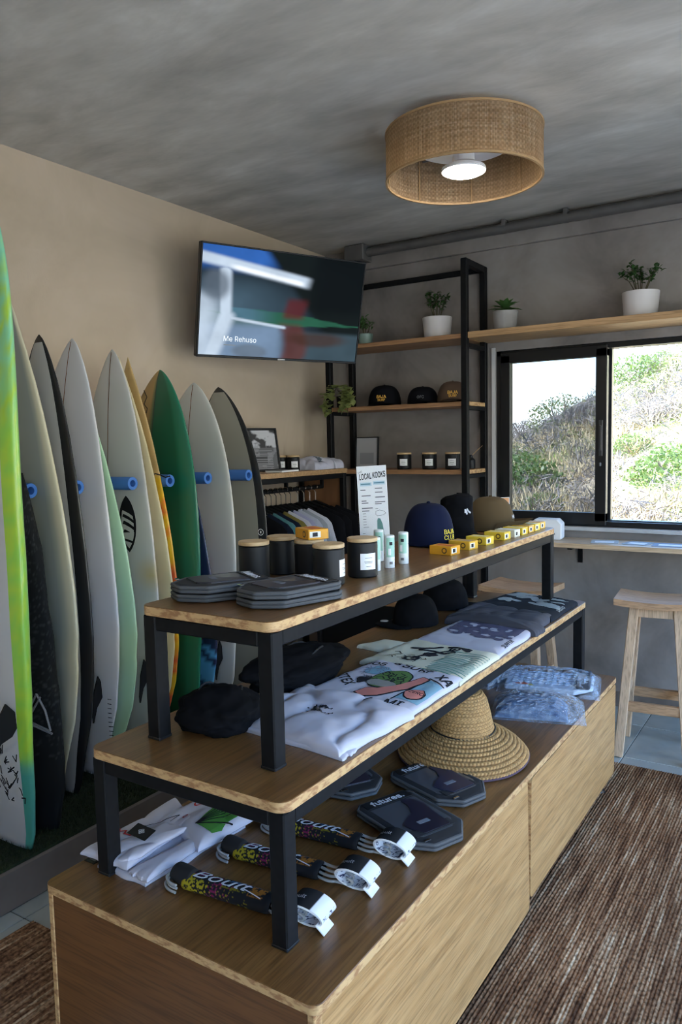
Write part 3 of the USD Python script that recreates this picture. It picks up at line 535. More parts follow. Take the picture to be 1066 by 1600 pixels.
obj('wall_arm', cat_([tvp(rbox(-.1, .1, .055, .075, -.12, .12, .004)), bar(tR @ np.array([0, .07, 0]), np.array([-2.72, 3.42, 2.22])-tc, .045), bar(np.array([-2.72, 3.42, 2.22])-tc, np.array([XW+.02, 3.50, 2.22])-tc, .045), T(rbox(XW+.0, XW+.022, 3.38, 3.62, 2.12, 2.34, .003), -tc)]), M['alu'], tv)

# ceiling lamp: woven drum shade round a bright disc
lc = np.array([-1.28, 2.936, 0]); lr, lz0, lz1 = .308, 2.533, 2.712
lm = thing('ceiling_lamp', 'drum ceiling lamp with a woven rattan shade and lit disc', 'lamp', (lc[0], lc[1], ZC))
L = lambda m: T(m, (0, 0, -ZC))
wv = usdkit.material(stage, '/World/Looks/rattan_weave', {'g': ('texture_coordinate', {}), 'sx': ('separate_xyz', {}), 'at': ('math', {'math_type': 'arctan2'}), 'cx': ('combine_xyz', {}), 'm': ('mapping', {'scale': (34, 110, 1)}),
    'c': ('checker_texture', {'scale': 1.0, 'color1': (1, 1, 1), 'color2': (.45, .45, .45)}), 'n': ('noise_texture', {'scale': 1.0, 'detail': 4}), 'm2': ('mapping', {'scale': (3, 120, 1)}), 'n2': ('noise_texture', {'scale': 1.0, 'detail': 3}), 'm3': ('mapping', {'scale': (70, 4, 1)}),
    'r': ('rgb_ramp', {'ramp': [(.34, (.24, .145, .075)), (.5, (.44, .30, .175)), (.64, (.66, .50, .33))]}), 'mx': ('mix', {'mix_type': 'mix', 'fac': .5}), 'x': ('mix', {'mix_type': 'multiply', 'fac': .55}), 'b': ('bump', {'strength': .5, 'distance': .002}),
    'p': ('principled_bsdf', {'roughness': .8, 'specular_ior_level': .2}), 't': ('translucent_bsdf', {'color': (.75, .58, .38)}), 'k': ('mix_closure', {'fac': .42})},
    [('g.object', 'sx.vector'), ('sx.y', 'at.value1'), ('sx.x', 'at.value2'), ('at.value', 'cx.x'), ('sx.z', 'cx.y'), ('cx.vector', 'm.vector'), ('m.vector', 'c.vector'), ('cx.vector', 'm2.vector'), ('m2.vector', 'n.vector'), ('cx.vector', 'm3.vector'), ('m3.vector', 'n2.vector'), ('n.fac', 'mx.color1'), ('n2.fac', 'mx.color2'), ('mx.color', 'r.fac'), ('r.color', 'x.color1'), ('c.color', 'x.color2'), ('x.color', 'p.base_color'), ('c.fac', 'b.height'), ('b.normal', 'p.normal'), ('p.BSDF', 'k.closure1'), ('t.BSDF', 'k.closure2')], surface='k.closure')
def shell(r, z0, z1, th, n=128): return lathe([(r-th, z0), (r, z0), (r, z1), (r-th, z1), (r-th, z0)], n)
obj('shade', L(shell(lr, lz0, lz1, .003)), wv, lm, smooth=35)
hoopm = mat('shade_hoop', (.42, .26, .12), .6)
for z in (lz0, lz1): obj('hoop', L(lathe([(lr-.006, z-.004), (lr+.003, z-.004), (lr+.003, z+.004), (lr-.006, z+.004), (lr-.006, z-.004)], 128)), hoopm, lm)
for k in range(8):
    a = k*PI/4+.3; obj('rib', L(tube([((lr-.006)*math.cos(a), (lr-.006)*math.sin(a), lz0), ((lr-.006)*math.cos(a), (lr-.006)*math.sin(a), lz1)], .0025, 6)), hoopm, lm)
obj('canopy', L(lathe([(0, 2.66), (.19, 2.66), (.20, 2.67), (.20, ZC-.0), (0, ZC-.0)], 64)), M['white'], lm)
obj('housing', L(lathe([(0, 2.575), (.086, 2.565), (.089, 2.570), (.086, 2.580), (.045, 2.60), (.04, 2.66), (0, 2.66)], 48)), M['white'], lm)
obj('diffuser', L(lathe([(0, 2.556), (.07, 2.557), (.086, 2.565), (.086, 2.574), (0, 2.574)], 48)), emit('lamp_light', (1.0, .92, .82), 34.0), lm, label='bright round light disc')
for k in range(3):
    a = k*2*PI/3+.5; obj('spoke', L(tube([(.19*math.cos(a), .19*math.sin(a), 2.68), ((lr-.004)*math.cos(a), (lr-.004)*math.sin(a), 2.70)], .004, 6)), M['grey'], lm)
# ================================================================ SURFBOARDS (tails on the turf, bottoms towards the room)
TS = np.array([0, .02, .05, .10, .18, .27, .36, .44, .54, .61, .70, .78, .84, .90, .94, .97, .99, 1.0])
FS = np.array([.42, .50, .57, .67, .86, .96, 1.0, .985, .93, .87, .77, .66, .55, .41, .29, .18, .09, .012])
def prof(t, kind):
    f = np.interp(t, TS, FS)
    if kind == 'long': f = np.where(t > .62, np.sqrt(np.clip(1-((t-.62)/.38)**2.4, .0001, 1)), np.interp(t, [0, .03, .10, .25, .45, .62], [.55, .66, .78, .93, 1, 1]))
    if kind == 'egg': f = np.where(t > .5, np.clip(1-((t-.5)/.5)**2.3, .0001, 1)**.72, np.interp(t, [0, .02, .06, .15, .3, .5], [.40, .52, .66, .86, .97, 1]))
    if kind == 'gun': f = np.where(t > .3, f**1.45, f)
    return f
def surfboard(label, y, z0, z1, hw, thick=.058, xc=-2.62, kind='short', hull=(.7, .7, .7), rail=None, rail_at=.86, rocker=.085, rail_fn=None, hull_fn=None, stringer=None, fins=3, fin_col=(.012, .012, .013), lean=0.0, xlean=0.0, fin_x=.19, fin_h=.05, name='surfboard', gloss=VCB, cover=False):
    L = z1-z0; t = thing(name, label, 'surfboard', (xc, y, z0)); nt, na = 90, 40
    s = 1-(1-np.linspace(0, 1, nt))**1.5 if False else np.concatenate([np.linspace(0, .9, 66), 1-np.linspace(.1, 0, 25)[1:]**1.0])
    nt = len(s); f = prof(s, kind)*hw
    th = thick*.5*np.interp(s, [0, .1, .35, .6, .85, .97, 1], [.35, .62, 1, 1, .72, .38, .06])
    rk = rocker*np.clip((s-.45)/.55, 0, 1)**2.2+rocker*.45*np.clip((.3-s)/.3, 0, 1)**2+lean*s*L
    xl = xlean*s*L
    a = np.arange(na)*2*PI/na; ca, sa = np.cos(a), np.sin(a)
    ex = np.sign(ca)*np.abs(ca)**.80; ey = np.sign(sa)*np.abs(sa)**.85
    exs = np.where(ex < 0, ex*min(1.0, (xc+2.893)/hw), ex); V = np.stack([xl[:, None]+f[:, None]*exs[None], rk[:, None]+th[:, None]*ey[None]*np.where(ey < 0, .8, 1.15)[None]-.0, np.repeat(s[:, None]*L, na, 1)], -1)
    uu = np.repeat(ex[None], nt, 0); tt = np.repeat(s[:, None], na, 1); side = np.repeat(ey[None], nt, 0)
    V = V.reshape(-1, 3); uu, tt, side = uu.ravel(), tt.ravel(), side.ravel()
    i, j = np.meshgrid(np.arange(nt-1), np.arange(na), indexing='ij'); A = (i*na+j).ravel(); B = (i*na+(j+1) % na).ravel(); Cc = ((i+1)*na+(j+1) % na).ravel(); D = ((i+1)*na+j).ravel()
    Fc = np.vstack([np.c_[A, B, Cc], np.c_[A, Cc, D]]); k = len(V)
    V = np.vstack([V, V[:na].mean(0), V[-na:].mean(0)]); uu = np.r_[uu, 0, 0]; tt = np.r_[tt, 0, 1]; side = np.r_[side, 0, 0]
    Fc = np.vstack([Fc, [(k, (q+1) % na, q) for q in range(na)], [(k+1, k-na+q, k-na+(q+1) % na) for q in range(na)]])
    full = trimesh.Trimesh(V, Fc, process=False)
    if full.volume < 0: Fc = Fc[:, ::-1]
    c = np.tile(np.array(hull, float), (len(V), 1))
    if hull_fn is not None: c = hull_fn(uu, tt, side, c)
    if rail is not None or rail_fn is not None:
        nq = (nt-1)*na; qm = np.abs(np.stack([uu[A], uu[B], uu[Cc], uu[D]])).mean(0); qt = tt[A]; isr = np.concatenate([(qm > rail_at) | (qt > .98)]*2+[np.zeros(na, bool), np.ones(na, bool)])
        cr = np.tile(np.array(rail if rail is not None else hull, float), (len(V), 1))
        if rail_fn is not None: cr = rail_fn(uu, tt, side, cr)
        full2 = trimesh.Trimesh(V, Fc, process=False); _, _, vn = meshkit.arrays(full2, True)
        for nm, sel, cc in (('hull', ~isr, c), ('rail_band', isr, cr)):
            idx = np.unique(Fc[sel]); mp = -np.ones(len(V), int); mp[idx] = np.arange(len(idx))
            g = obj(nm, trimesh.Trimesh(V[idx], mp[Fc[sel]], process=False), gloss, t, smooth=True, col=cc[idx], label='contrasting rail band' if nm == 'rail_band' else None); g.GetNormalsAttr().Set(Vt.Vec3fArray.FromNumpy(vn[idx].astype(np.float32)))
    else:
        obj('hull', trimesh.Trimesh(V, Fc, process=False), gloss, t, smooth=True, col=c)
    def on(x, ss):   # bottom surface point
        ww = np.interp(ss, s, f); cx = np.clip(abs(x)/max(ww, 1e-4), 0, 1); e = (1-cx**(2/.80))**.5 if cx < 1 else 0
        return np.array([np.interp(ss, s, xl)+x, np.interp(ss, s, rk)-np.interp(ss, s, th)*.8*abs(e)**.85, ss*L])
    if stringer is not None:
        ss = np.linspace(.04, .993, 60); P_ = np.array([on(0, q) for q in ss]); w = .0022
        V2 = np.vstack([P_+[-w, -.0009, 0], P_+[w, -.0009, 0]]); n = len(ss); F2 = [(q, n+q, n+q+1) for q in range(n-1)]+[(q, n+q+1, q+1) for q in range(n-1)]
        obj('stringer', trimesh.Trimesh(V2, F2, process=False), stringer, t, smooth=False)
    if fins:
        fm = mat('fin_%d' % len(_names), fin_col, .45, spec=.12)
        spots = {1: [(0, .055)], 2: [(-.10, .14), (.10, .14)], 3: [(0, .05), (-fin_x, .19), (fin_x, .19)]}[fins]
        for (fx, ft) in spots:
            if abs(fx) > .84*np.interp(ft, s, f): fx *= .84*np.interp(ft, s, f)/abs(fx)
            b = on(fx, ft); hgt = fin_h if fx else .11
            pl = Polygon([(0, .004), (.02, -hgt*.35), (-.005, -hgt*.75), (-.045, -hgt), (-.055, -hgt*.97), (-.03, -hgt*.6), (-.025, -.02), (-.012, .004)]).buffer(.003).buffer(-.001)
            m = trimesh.creation.extrude_polygon(aff.scale(pl, 2.3, 1, origin=(0, 0)), .006, engine='earcut'); v = np.array(m.vertices)
            v = np.c_[v[:, 2]-.003, v[:, 1], v[:, 0]+.06]; m = trimesh.Trimesh(v+b, m.faces, process=False); trimesh.repair.fix_normals(m); obj('fin', m, fm, t, label='black fin')
    t._on = on; return t, on
def mark(t, on, mesh, x, ss, L, rz=0, m=None, off=.0012, name='logo'):
    """flat print laid on the board's bottom; mesh in xy, centred"""
    mm = fine(T(mesh, rz=rz), .012); v = np.array(mm.vertices); out = np.array([on(x+p[0], ss+p[1]/L)+[0, -off, 0] for p in v])
    o2 = trimesh.Trimesh(out, mm.faces, process=False); keep = o2.area_faces > 1e-10
    return obj(name, o2, m or M['ink'], t, smooth=False)
STR = mat('stringer_wood', (.16, .07, .03), .5); DARK = mat('dark_line', (.02, .03, .025), .5)
nf = lambda u, t, s=0, k=6: meshkit.fbm(np.c_[u*1.5+s, t*k, 0*u], 4, 3+int(s))
# S1 big foamie with green rails
def r1(u, t, s, c):
    n = meshkit.fbm(np.c_[u*6, s*4, t*60], 4, 3)[:, None]; g = np.array((.27, .58, .07)); y_ = np.array((.38, .60, .05)); q = np.array((.22, .60, .42)); lo = np.array((.07, .33, .27))
    k = np.clip((n-.42)*6, 0, 1); c = y_*(1-k)+g*k; k2 = np.clip((t-.80)/.12, 0, 1)[:, None]; c = c*(1-k2)+q*k2; k2 = np.clip((t-.62)/.12, 0, 1)[:, None]*.75*np.clip((n-.36)*5, 0, 1); c = c*(1-k2)+q*k2
    k3 = np.clip((.155-t)/.02, 0, 1)[:, None]; c = c*(1-k3)+lo*k3; k4 = np.clip((s-.1)*3, 0, 1)[:, None]*.45; return c*(1-k4)+q*k4
t1_, on1 = surfboard('tall white surfboard with a lime green rail, nearest of the row', 1.47, PZ, 2.42, .305, .10, xc=-2.418, kind='long', hull=(.50, .51, .53), rail_fn=r1, rail_at=.82, rocker=.10, fins=3, xlean=-.030, fin_x=.225, fin_h=.10)
sc = np.random.default_rng(2); pl_ = []
for k in range(26):
    x, z = sc.uniform(-.05, .04), sc.uniform(-.09, .09); pl_.append(LineString([(x, z), (x+sc.uniform(-.02, .02), z+sc.uniform(-.02, .02)), (x+sc.uniform(-.02, .02), z+sc.uniform(-.03, .03))]).buffer(.0022))
sig = shapely.union_all(pl_); sigm = cat_([trimesh.creation.extrude_polygon(g, .0004, engine='earcut') for g in getattr(sig, 'geoms', [sig])])
mark(t1_, on1, sigm, .155, .125, 2.27, m=M['ink'], name='signature')
# S2
def h2(u, t, s, c): k = np.clip((np.abs(u)-.80)/.12, 0, 1)[:, None]; return c*(1-k)+np.array((.60, .56, .40))*k
surfboard('large grey-green surfboard with cream rails behind the patterned board bag', 1.775, PZ, 2.055, .315, .06, xc=-2.605, hull=(.30, .33, .30), hull_fn=h2, rocker=.02, fins=3, kind='gun')
# S3 black railed
surfboard('surfboard with a glossy black rail and white hull', 1.862, PZ, 1.935, .25, .045, xc=-2.565, hull=(.5, .48, .46), rail=(.010, .010, .012), rail_at=.80, rocker=.02, fins=0)
# S4 white
t4, on4 = surfboard('plain white surfboard with a thin dark stringer, right of the black-railed board', 1.992, PZ, 1.945, .297, .055, hull=(.62, .62, .64), rocker=.085, fins=3, stringer=STR)
mark(t4, on4, lathe([(0, 0), (.007, 0), (.007, .0006), (0, .0006)], 16), .12, .37, 1.8, m=M['grey'], name='leash_plug')
# S5 mint
def h5(u, t, s, c): k = np.clip((np.abs(u)-.7)/.2, 0, 1)[:, None]; return c*(1-k)+np.array((.42, .66, .44))*k
surfboard('pale mint green surfboard half hidden by the plain white one', 2.075, PZ, 1.84, .33, .05, kind='gun', xc=-2.645, hull=(.46, .62, .48), hull_fn=h5, rocker=.02, fins=0)
# S6 white with almond logo
t6, on6 = surfboard('white surfboard with a black almond-shaped wave logo', 2.262, PZ, 1.925, .268, .05, xc=-2.65, hull=(.56, .545, .53), rocker=.045, fins=3, stringer=STR, hull_fn=lambda u, t, s, c: c*(1-(np.clip(1-np.hypot((u-.93)*2.5, (t-.46)*22), 0, 1)[:, None]))+np.array((.55, .42, .20))*(np.clip(1-np.hypot((u-.93)*2.5, (t-.46)*22), 0, 1)[:, None]))
alm = Point(-.055, 0).buffer(.115, 24).intersection(Point(.055, 0).buffer(.115, 24)); alm = aff.scale(alm, .72, 1.0)
inn = aff.scale(alm, .80, .86); cut = []
for k, yy in enumerate((.032, .008, -.02)): cut.append(LineString([(-.05, yy-.03), (-.02, yy+.012), (.01, yy+.0), (.05, yy-.024)]).buffer(.0085 if k < 2 else .011))
waves = shapely.union_all(cut).intersection(inn); low = inn.intersection(sbox(-.1, -.2, .1, -.035)); wh = waves.union(low)
ring_ = alm.difference(inn.intersection(sbox(-.1, -.1, .1, -.030)).difference(LineString([(-.06, -.045), (.06, -.075)]).buffer(.004)))
ring_ = ring_.difference(waves.buffer(-.003))
aff_lo = cat_([trimesh.creation.extrude_polygon(aff.scale(g, 1.15, 1.2, origin=(0, 0)), .0004, engine='earcut') for g in getattr(ring_, 'geoms', [ring_])])
mark(t6, on6, aff_lo, .118, .578, 1.775, m=M['ink'], rz=.06)
# S7 cream
surfboard('cream yellow surfboard, slimmer, behind the board with the almond logo', 2.325, PZ, 1.90, .30, .05, xc=-2.655, kind='gun', hull=(.66, .57, .35), rocker=.02, fins=1, hull_fn=lambda u, t, s, c: c*(.85+.25*nf(u, t, 2, 12)[:, None]))
# S8 flame
def h8(u, t, s, c):
    tanc, ye, re = np.array((.50, .34, .14)), np.array((.75, .46, .02)), np.array((.72, .10, .03)); n = nf(u, t, 3, 34)[:, None]
    f = ye*(1-np.clip((n-.46)*9, 0, 1))+re*np.clip((n-.46)*9, 0, 1); lowm = np.clip((t-.36)*30, 0, 1)[:, None]; f2 = ye*(1-np.clip((n-.55)*9, 0, 1))+re*np.clip((n-.55)*9, 0, 1); f = f*lowm+f2*(1-lowm)
    f = np.where((t > .655)[:, None], ye*.9, f); k = (t > .70)[:, None]; return np.where(k, tanc*(.8+.4*n), f)
t8, on8 = surfboard('tan surfboard with yellow and red flames on its lower half', 2.383, PZ, 1.90, .272, .045, xc=-2.66, kind='gun', hull=(.5, .34, .14), hull_fn=h8, rocker=.02, fins=1)
mark(t8, on8, cat_([tube([(-.06, 0, 0), (-.02, .01, 0), (.03, -.006, 0), (.06, 0, 0)], .003, 5)]), .19, .70, 1.74, m=M['ink'], name='pinline')
mark(t8, on8, cat_([tube([(.0, .05, 0), (.018, .02, 0), (.0, -.01, 0), (.02, -.03, 0), (.012, -.05, 0)], .0028, 5)]), .10, .885, 1.74, m=M['ink'], name='pinline')
# S9 green
def h9(u, t, s, c):
    k = (u < -.02)[:, None] & (t > .62)[:, None]; c = np.where(k, np.array((.42, .27, .10)), c); k2 = np.clip((np.abs(u)-.66)/.05, 0, 1)[:, None]*(u > 0)[:, None]; return c*(1-k2)+np.array((.012, .17, .095))*k2
surfboard('dark green surfboard with a tan half on its nose', 2.485, PZ, 1.855, .285, .062, xc=-2.635, hull=(.010, .12, .062), hull_fn=h9, rocker=.085, fins=1, stringer=DARK, kind='egg')
# S10 navy / red / blue
def h10(u, t, s, c):
    n = nf(u, t, 5, 26); navy, red, blue, wh = (np.array(q) for q in ((.018, .024, .075), (.22, .008, .012), (.10, .34, .62), (.7, .75, .8)))
    c = np.where((u > .72)[:, None], navy, red*(.55+.9*n[:, None])); d = t+.12*u
    c = np.where((np.abs(d-.585) < .012)[:, None], np.array((.62, .06, .06)), c); c = np.where((np.abs(d-.601) < .004)[:, None], wh, c)
    c = np.where(((d < .42) & (u > .55))[:, None], blue, c); c = np.where(((d < .42) & (u > .5) & (np.abs((d*9) % 1-.5) < .10))[:, None], navy, c)
    return np.where(((d < .42) & (u <= .55) & (n > .56))[:, None], np.array((.05, .12, .22)), c)
surfboard('navy, red and sky blue surfboard squeezed beside the dark green one', 2.575, PZ, 1.50, .285, .05, xc=-2.63, hull=(.02, .03, .08), hull_fn=h10, rocker=.05, fins=0)
# S11 white
surfboard('pale grey-white surfboard with a rounded nose, right of the dark green one', 2.72, PZ, 1.808, .285, .06, xc=-2.63, hull=(.60, .60, .57), rocker=.065, fins=3, stringer=STR, kind='egg')
# S12 black railed
t12, on12 = surfboard('grey-green surfboard with a matt black rail, last of the row beneath the television', 3.00, PZ, 1.80, .30, .045, xc=-2.675, hull=(.33, .32, .27), rail=(.016, .017, .019), rail_at=.82, rocker=.01, fins=0, kind='egg')
ringm = lathe([(.013, 0), (.017, 0), (.017, .0006), (.013, .0006), (.013, 0)], 24)
for q in (.555, .525): mark(t12, on12, cat_([ringm, T(box(-.004, .004, -.006, .006, 0, .0004), (0, 0, 0))]), .268, q, 1.65, m=M['white'], name='round_logo', off=.003)
# leash-loop bars on S4, S6, S7, S11 tails read as printed ticks
for (tt_, oo, L, x0, s0) in ((t4, on4, 1.795, .232, .20), (t6, on6, 1.775, .215, .22)):
    for k in range(10):
        try: mark(tt_, oo, box(-.012, .008, -.0016, .0016, 0, .0004), x0-.004*k*.6, s0-.011*k, L, name='tick_mark')
        except Exception: pass
# patterned board bag in front of S2
def bagcol(p):
    w = meshkit.fbm(p*np.array([95, 40, 75]), 2, 4); k = np.clip(1-np.abs(w-.5)*26, 0, 1)*.8; k2 = (p[:, 2] > .42); c = np.array((.008, .009, .010))[None]+np.array((.034, .037, .036))[None]*(k*k2)[:, None]; return c
bg = thing('board_bag', 'black patterned fabric board bag slumped between the green-railed and grey-green boards', 'bag', (-2.50, 1.655, PZ))
def bf(u, v):
    z = v*1.27; w = np.interp(v, [0, .12, .3, .55, .8, 1], [.20, .235, .235, .20, .13, .05]); a = u*2*PI; cx = np.interp(v, [0, .3, 1], [.0, .01, .06])
    n = meshkit.fbm(np.stack([np.cos(a)*1.5, np.sin(a)*1.5, z*5], -1), 3, 6)-.5
    return np.c_[cx+(w+.02*n)*np.cos(a), (.055+.03*n)*np.sin(a)*np.interp(v, [0, .9, 1], [1, .8, .3]), z]
gB, u, v = grid(90, 160, bf); gB = trimesh.Trimesh(gB.vertices, gB.faces, process=False)
if (gB.face_normals*(gB.triangles_center-[0, 0, .6])).sum() < 0: gB.invert()
obj('cloth', gB, vcol('bag_cloth', .85, .2, bump=.3, bscale=(300, 300, 300)), bg, col=bagcol(np.array(gB.vertices)+[0, 0, PZ]))
def onbag(a, z):
    v = z/1.27; return bf(np.array([a/(2*PI)]), np.array([v]))[0]
def strap(pts, r=.004): return tube([onbag(a, z)*np.array([1.02, 1.12, 1]) for a, z in pts], r, 6)
spx = lambda x: math.acos(max(-1, min(1, x/.24)))
for pts in ([(-.14, .36), (-.02, .43), (.06, .48), (.13, .53)], [(-.10, .14), (-.07, .24), (.0, .34), (.10, .40), (.17, .50)], [(-.085, .14), (-.055, .235), (.01, .33), (.11, .39), (.185, .49)], [(.10, .40), (.21, .37)], [(.105, .39), (.22, .36)], [(.17, .50), (.20, .44), (.215, .37)], [(-.09, .27), (.02, .29), (.11, .27)], [(-.1, .17), (0, .15), (.1, .17)]):
    obj('strap', strap([(2*PI-spx(x), z) for x, z in pts]), mat('strap_grey', (.16, .17, .18), .7) if 'strapm' not in globals() else strapm, bg); strapm = M['grey']

# foam-sleeved pegs that keep the boards apart
foam = mat('blue_foam', (.055, .19, .56), .7, bump=.2, bscale=(400, 400, 400), bdist=.001, space='object'); pegw = mat('peg_hole', (.02, .05, .14), .8)
labs = ['blue foam-sleeved peg beside the patterned board bag', 'blue foam-sleeved peg in front of the plain white board', 'blue foam-sleeved peg above the almond logo', 'blue foam-sleeved peg in front of the dark green board', 'blue foam-sleeved peg in front of the pale grey-white board', 'blue foam-sleeved peg in front of the last, black-railed board']
p0 = None
for k, (y, ln) in enumerate(((1.725, .42), (1.932, .42), (2.205, .47), (2.418, .47), (2.660, .47), (2.955, .47))):
    
    if p0 is None:
        p0 = thing('foam_peg', labs[k], 'peg', (XW, y, 1.352), 0, 'blue pegs between the boards')
        obj('foam_sleeve', T(lathe([(.013, 0), (.0265, 0), (.0275, .003), (.0275, .452), (.0265, .455), (.0145, .455), (.013, .452), (.013, 0)], 28), ry=PI/2), foam, p0)
        obj('rod', T(lathe([(0, 0), (.0128, 0), (.0128, .40), (0, .40)], 16), ry=PI/2), pegw, p0)
    else: dup(p0, (XW, y, 1.352), 0, labs[k])
# ================================================================ THINGS ON THE DISPLAY
def cloth_quad(c4, z, th, seed=0, wr=.006, r=.12, n=56, wob=.006, folds=5, dirv=(1, .3)):
    """a folded garment lying flat: c4 = corners (x,y) counter-clockwise from u=v=0; returns closed mesh and the top surface function"""
    c4 = np.array(c4, float)
    def xy(u, v): return (c4[0]*((1-u)*(1-v))[:, None]+c4[1]*(u*(1-v))[:, None]+c4[2]*(u*v)[:, None]+c4[3]*((1-u)*v)[:, None])
    def surf(u, v, raise_=0.0):
        u, v = np.atleast_1d(np.asarray(u, float)), np.atleast_1d(np.asarray(v, float)); p = xy(u, v)
        d = np.minimum(np.minimum(u, 1-u), np.minimum(v, 1-v)); e = np.sqrt(np.clip(1-(1-np.clip(d/r, 0, 1))**2, 0, 1))
        wv_ = meshkit.fbm(np.stack([p[:, 0]*dirv[0]*14+p[:, 1]*4, p[:, 1]*dirv[1]*14-p[:, 0]*3, 0*u+seed*1.7], -1), 3, seed)-.5
        cr = np.abs(meshkit.noise(np.stack([p[:, 0]*11+seed, p[:, 1]*9, 0*u], -1), seed+3)-.5)*2
        h = z+.0015+(th*(.72+.28*e)+wr*2*wv_-wr*.8*(1-cr)**4)*e**.45
        w = wob*(meshkit.fbm(np.stack([u*5+seed, v*5, 0*u], -1), 2, seed+9)-.5)*2
        return np.c_[p+w[:, None]*np.array([1, -1])*(1-e)[:, None], h+raise_]
    gU = .5-.5*np.cos(PI*np.linspace(0, 1, n)); u, v = np.meshgrid(gU, gU, indexing='ij'); V = surf(u.ravel(), v.ravel()); k = n*n
    i, j = np.meshgrid(np.arange(n-1), np.arange(n-1), indexing='ij'); a = (i*n+j).ravel(); q = np.stack([a, a+n, a+n+1, a+1], 1); Fq = np.vstack([q[:, [0, 1, 2]], q[:, [0, 2, 3]]])
    idx = np.arange(k).reshape(n, n); rim = np.concatenate([idx[:, 0], idx[-1, 1:], idx[-2::-1, -1], idx[0, -2:0:-1]]); m = len(rim)
    Vb = V[rim].copy(); Vb[:, 2] = z; cen = Vb.mean(0)[None]; F2 = []
    for t in range(m):
        s = (t+1) % m; F2 += [(rim[t], k+t, rim[s]), (rim[s], k+t, k+s), (k+m, k+s, k+t)]
    mm = trimesh.Trimesh(np.vstack([V, Vb, cen]), np.vstack([Fq, F2]), process=False); trimesh.repair.fix_normals(mm); return mm, surf
def printed(parent, surf, shapes, m, name='print', off=.0011, e=.05, label=None):
    """flat print in the garment's own (u, v) laid onto its surface"""
    g = shapely.union_all(shapes) if isinstance(shapes, list) else shapes; ms = [trimesh.creation.triangulate_polygon(p.simplify(.001), engine='earcut') for p in getattr(g, 'geoms', [g]) if p.area > 1e-6]
    v = []; f = []; k = 0
    for a, b in ms: v.append(np.c_[a, np.zeros(len(a))]); f.append(np.array(b)+k); k += len(a)
    mm = fine(trimesh.Trimesh(np.vstack(v), np.vstack(f), process=False), e); p = np.clip(np.array(mm.vertices), .003, .997)
    return obj(name, trimesh.Trimesh(surf(p[:, 0], p[:, 1], off), mm.faces, process=False), m, parent, smooth=False, label=label)
def letters(s, cx, cy, h, asp=1.0, rz=0, bold=True):
    """lettering as polygons in (u, v)"""
    m = meshkit.text_mesh(s, h, .001, bold); f = m.face_normals[:, 2] > .9; tri = m.vertices[m.faces[f]][:, :, :2]
    g = shapely.union_all([Polygon(t).buffer(h*.002) for t in tri]); b = g.bounds; g = aff.translate(g, -(b[0]+b[2])/2, -(b[1]+b[3])/2); g = aff.scale(g, asp, 1, origin=(0, 0)); return aff.translate(aff.rotate(g, rz, origin=(0, 0), use_radians=True), cx, cy)
def strokes(rng, n, x0, x1, y0, y1, L, w):
    out = []
    for k in range(n):
        x, y, a = rng.uniform(x0, x1), rng.uniform(y0, y1), rng.uniform(0, PI); out.append(LineString([(x, y), (x+L*math.cos(a), y+L*math.sin(a)), (x+L*1.4*math.cos(a+.7), y+L*1.4*math.sin(a+.7))]).buffer(w))
    return shapely.union_all(out)
def blob(cx, cy, rx, ry, seed, amp=.3, n=40):
    a = np.linspace(0, 2*PI, n, endpoint=False); r = 1+amp*2*(meshkit.fbm(np.c_[np.cos(a)*1.4+seed, np.sin(a)*1.4, 0*a], 3, seed)-.5); return Polygon(np.c_[cx+rx*r*np.cos(a), cy+ry*r*np.sin(a)]).buffer(0)
INK = lambda n, c: mat(n, c, .85, spec=.2)
cw = mat('cotton_white', (.53, .53, .62), .92, bump=.25, bscale=(1200, 1200, 1200), bdist=.0005, spec=.15); ccr = mat('cotton_cream', (.62, .62, .50), .92, bump=.25, bscale=(1200, 1200, 1200), bdist=.0005, spec=.15)
cgy = mat('cotton_charcoal', (.075, .075, .09), .92, bump=.25, bscale=(1200, 1200, 1200), bdist=.0005, spec=.15); cbk = mat('cotton_black', (.014, .016, .022), .92, bump=.25, bscale=(1200, 1200, 1200), bdist=.0005, spec=.15)
i_bk, i_or, i_re, i_gr, i_bl, i_pk, i_pu, i_te, i_ye, i_pg = INK('print_black', (.012, .013, .02)), INK('print_orange', (.55, .16, .03)), INK('print_red', (.45, .03, .035)), INK('print_green', (.10, .20, .06)), INK('print_blue', (.22, .40, .52)), INK('print_pink', (.58, .22, .19)), INK('print_violet_grey', (.10, .095, .16)), INK('print_teal', (.10, .26, .22)), INK('print_yellow', (.62, .46, .05)), INK('print_pale_green', (.34, .42, .36))
rs = np.random.default_rng(44)
# --- middle riser: row of folded tees
def tee(label, c4, z, th, m, seed, **k):
    t = thing('folded_shirt', label, 'T-shirt', (*np.mean(c4, 0), z), 0, 'folded shirts on the middle riser'); o = np.array([*np.mean(c4, 0), z])
    mm, sf = cloth_quad(np.array(c4)-o[:2], 0, th, seed, **k); obj('cloth', mm, m, t, smooth=True); return t, sf, o
tb_, sf, _ = tee('black folded T-shirt with a pale print, at the far end of the middle riser', [(-1.27, 2.95), (-.897, 2.86), (-.897, 3.215), (-1.20, 3.30)], Z2, .026, cbk, 7, wr=.004)
pal = INK('print_pale_grey', (.34, .38, .39)); g = shapely.union_all([blob(rs.uniform(.15, .85), rs.uniform(.30, .85), rs.uniform(.05, .16), rs.uniform(.03, .09), 50+k, .5) for k in range(20)]).difference(shapely.union_all([blob(.45, .55, .09, .10, 3, .5), blob(.72, .62, .06, .05, 4, .5)]))
printed(tb_, sf, g, pal, label='pale blotchy print'); printed(tb_, sf, [letters('OXOOXO', .965, .45, .04, 1, PI/2)], pal)
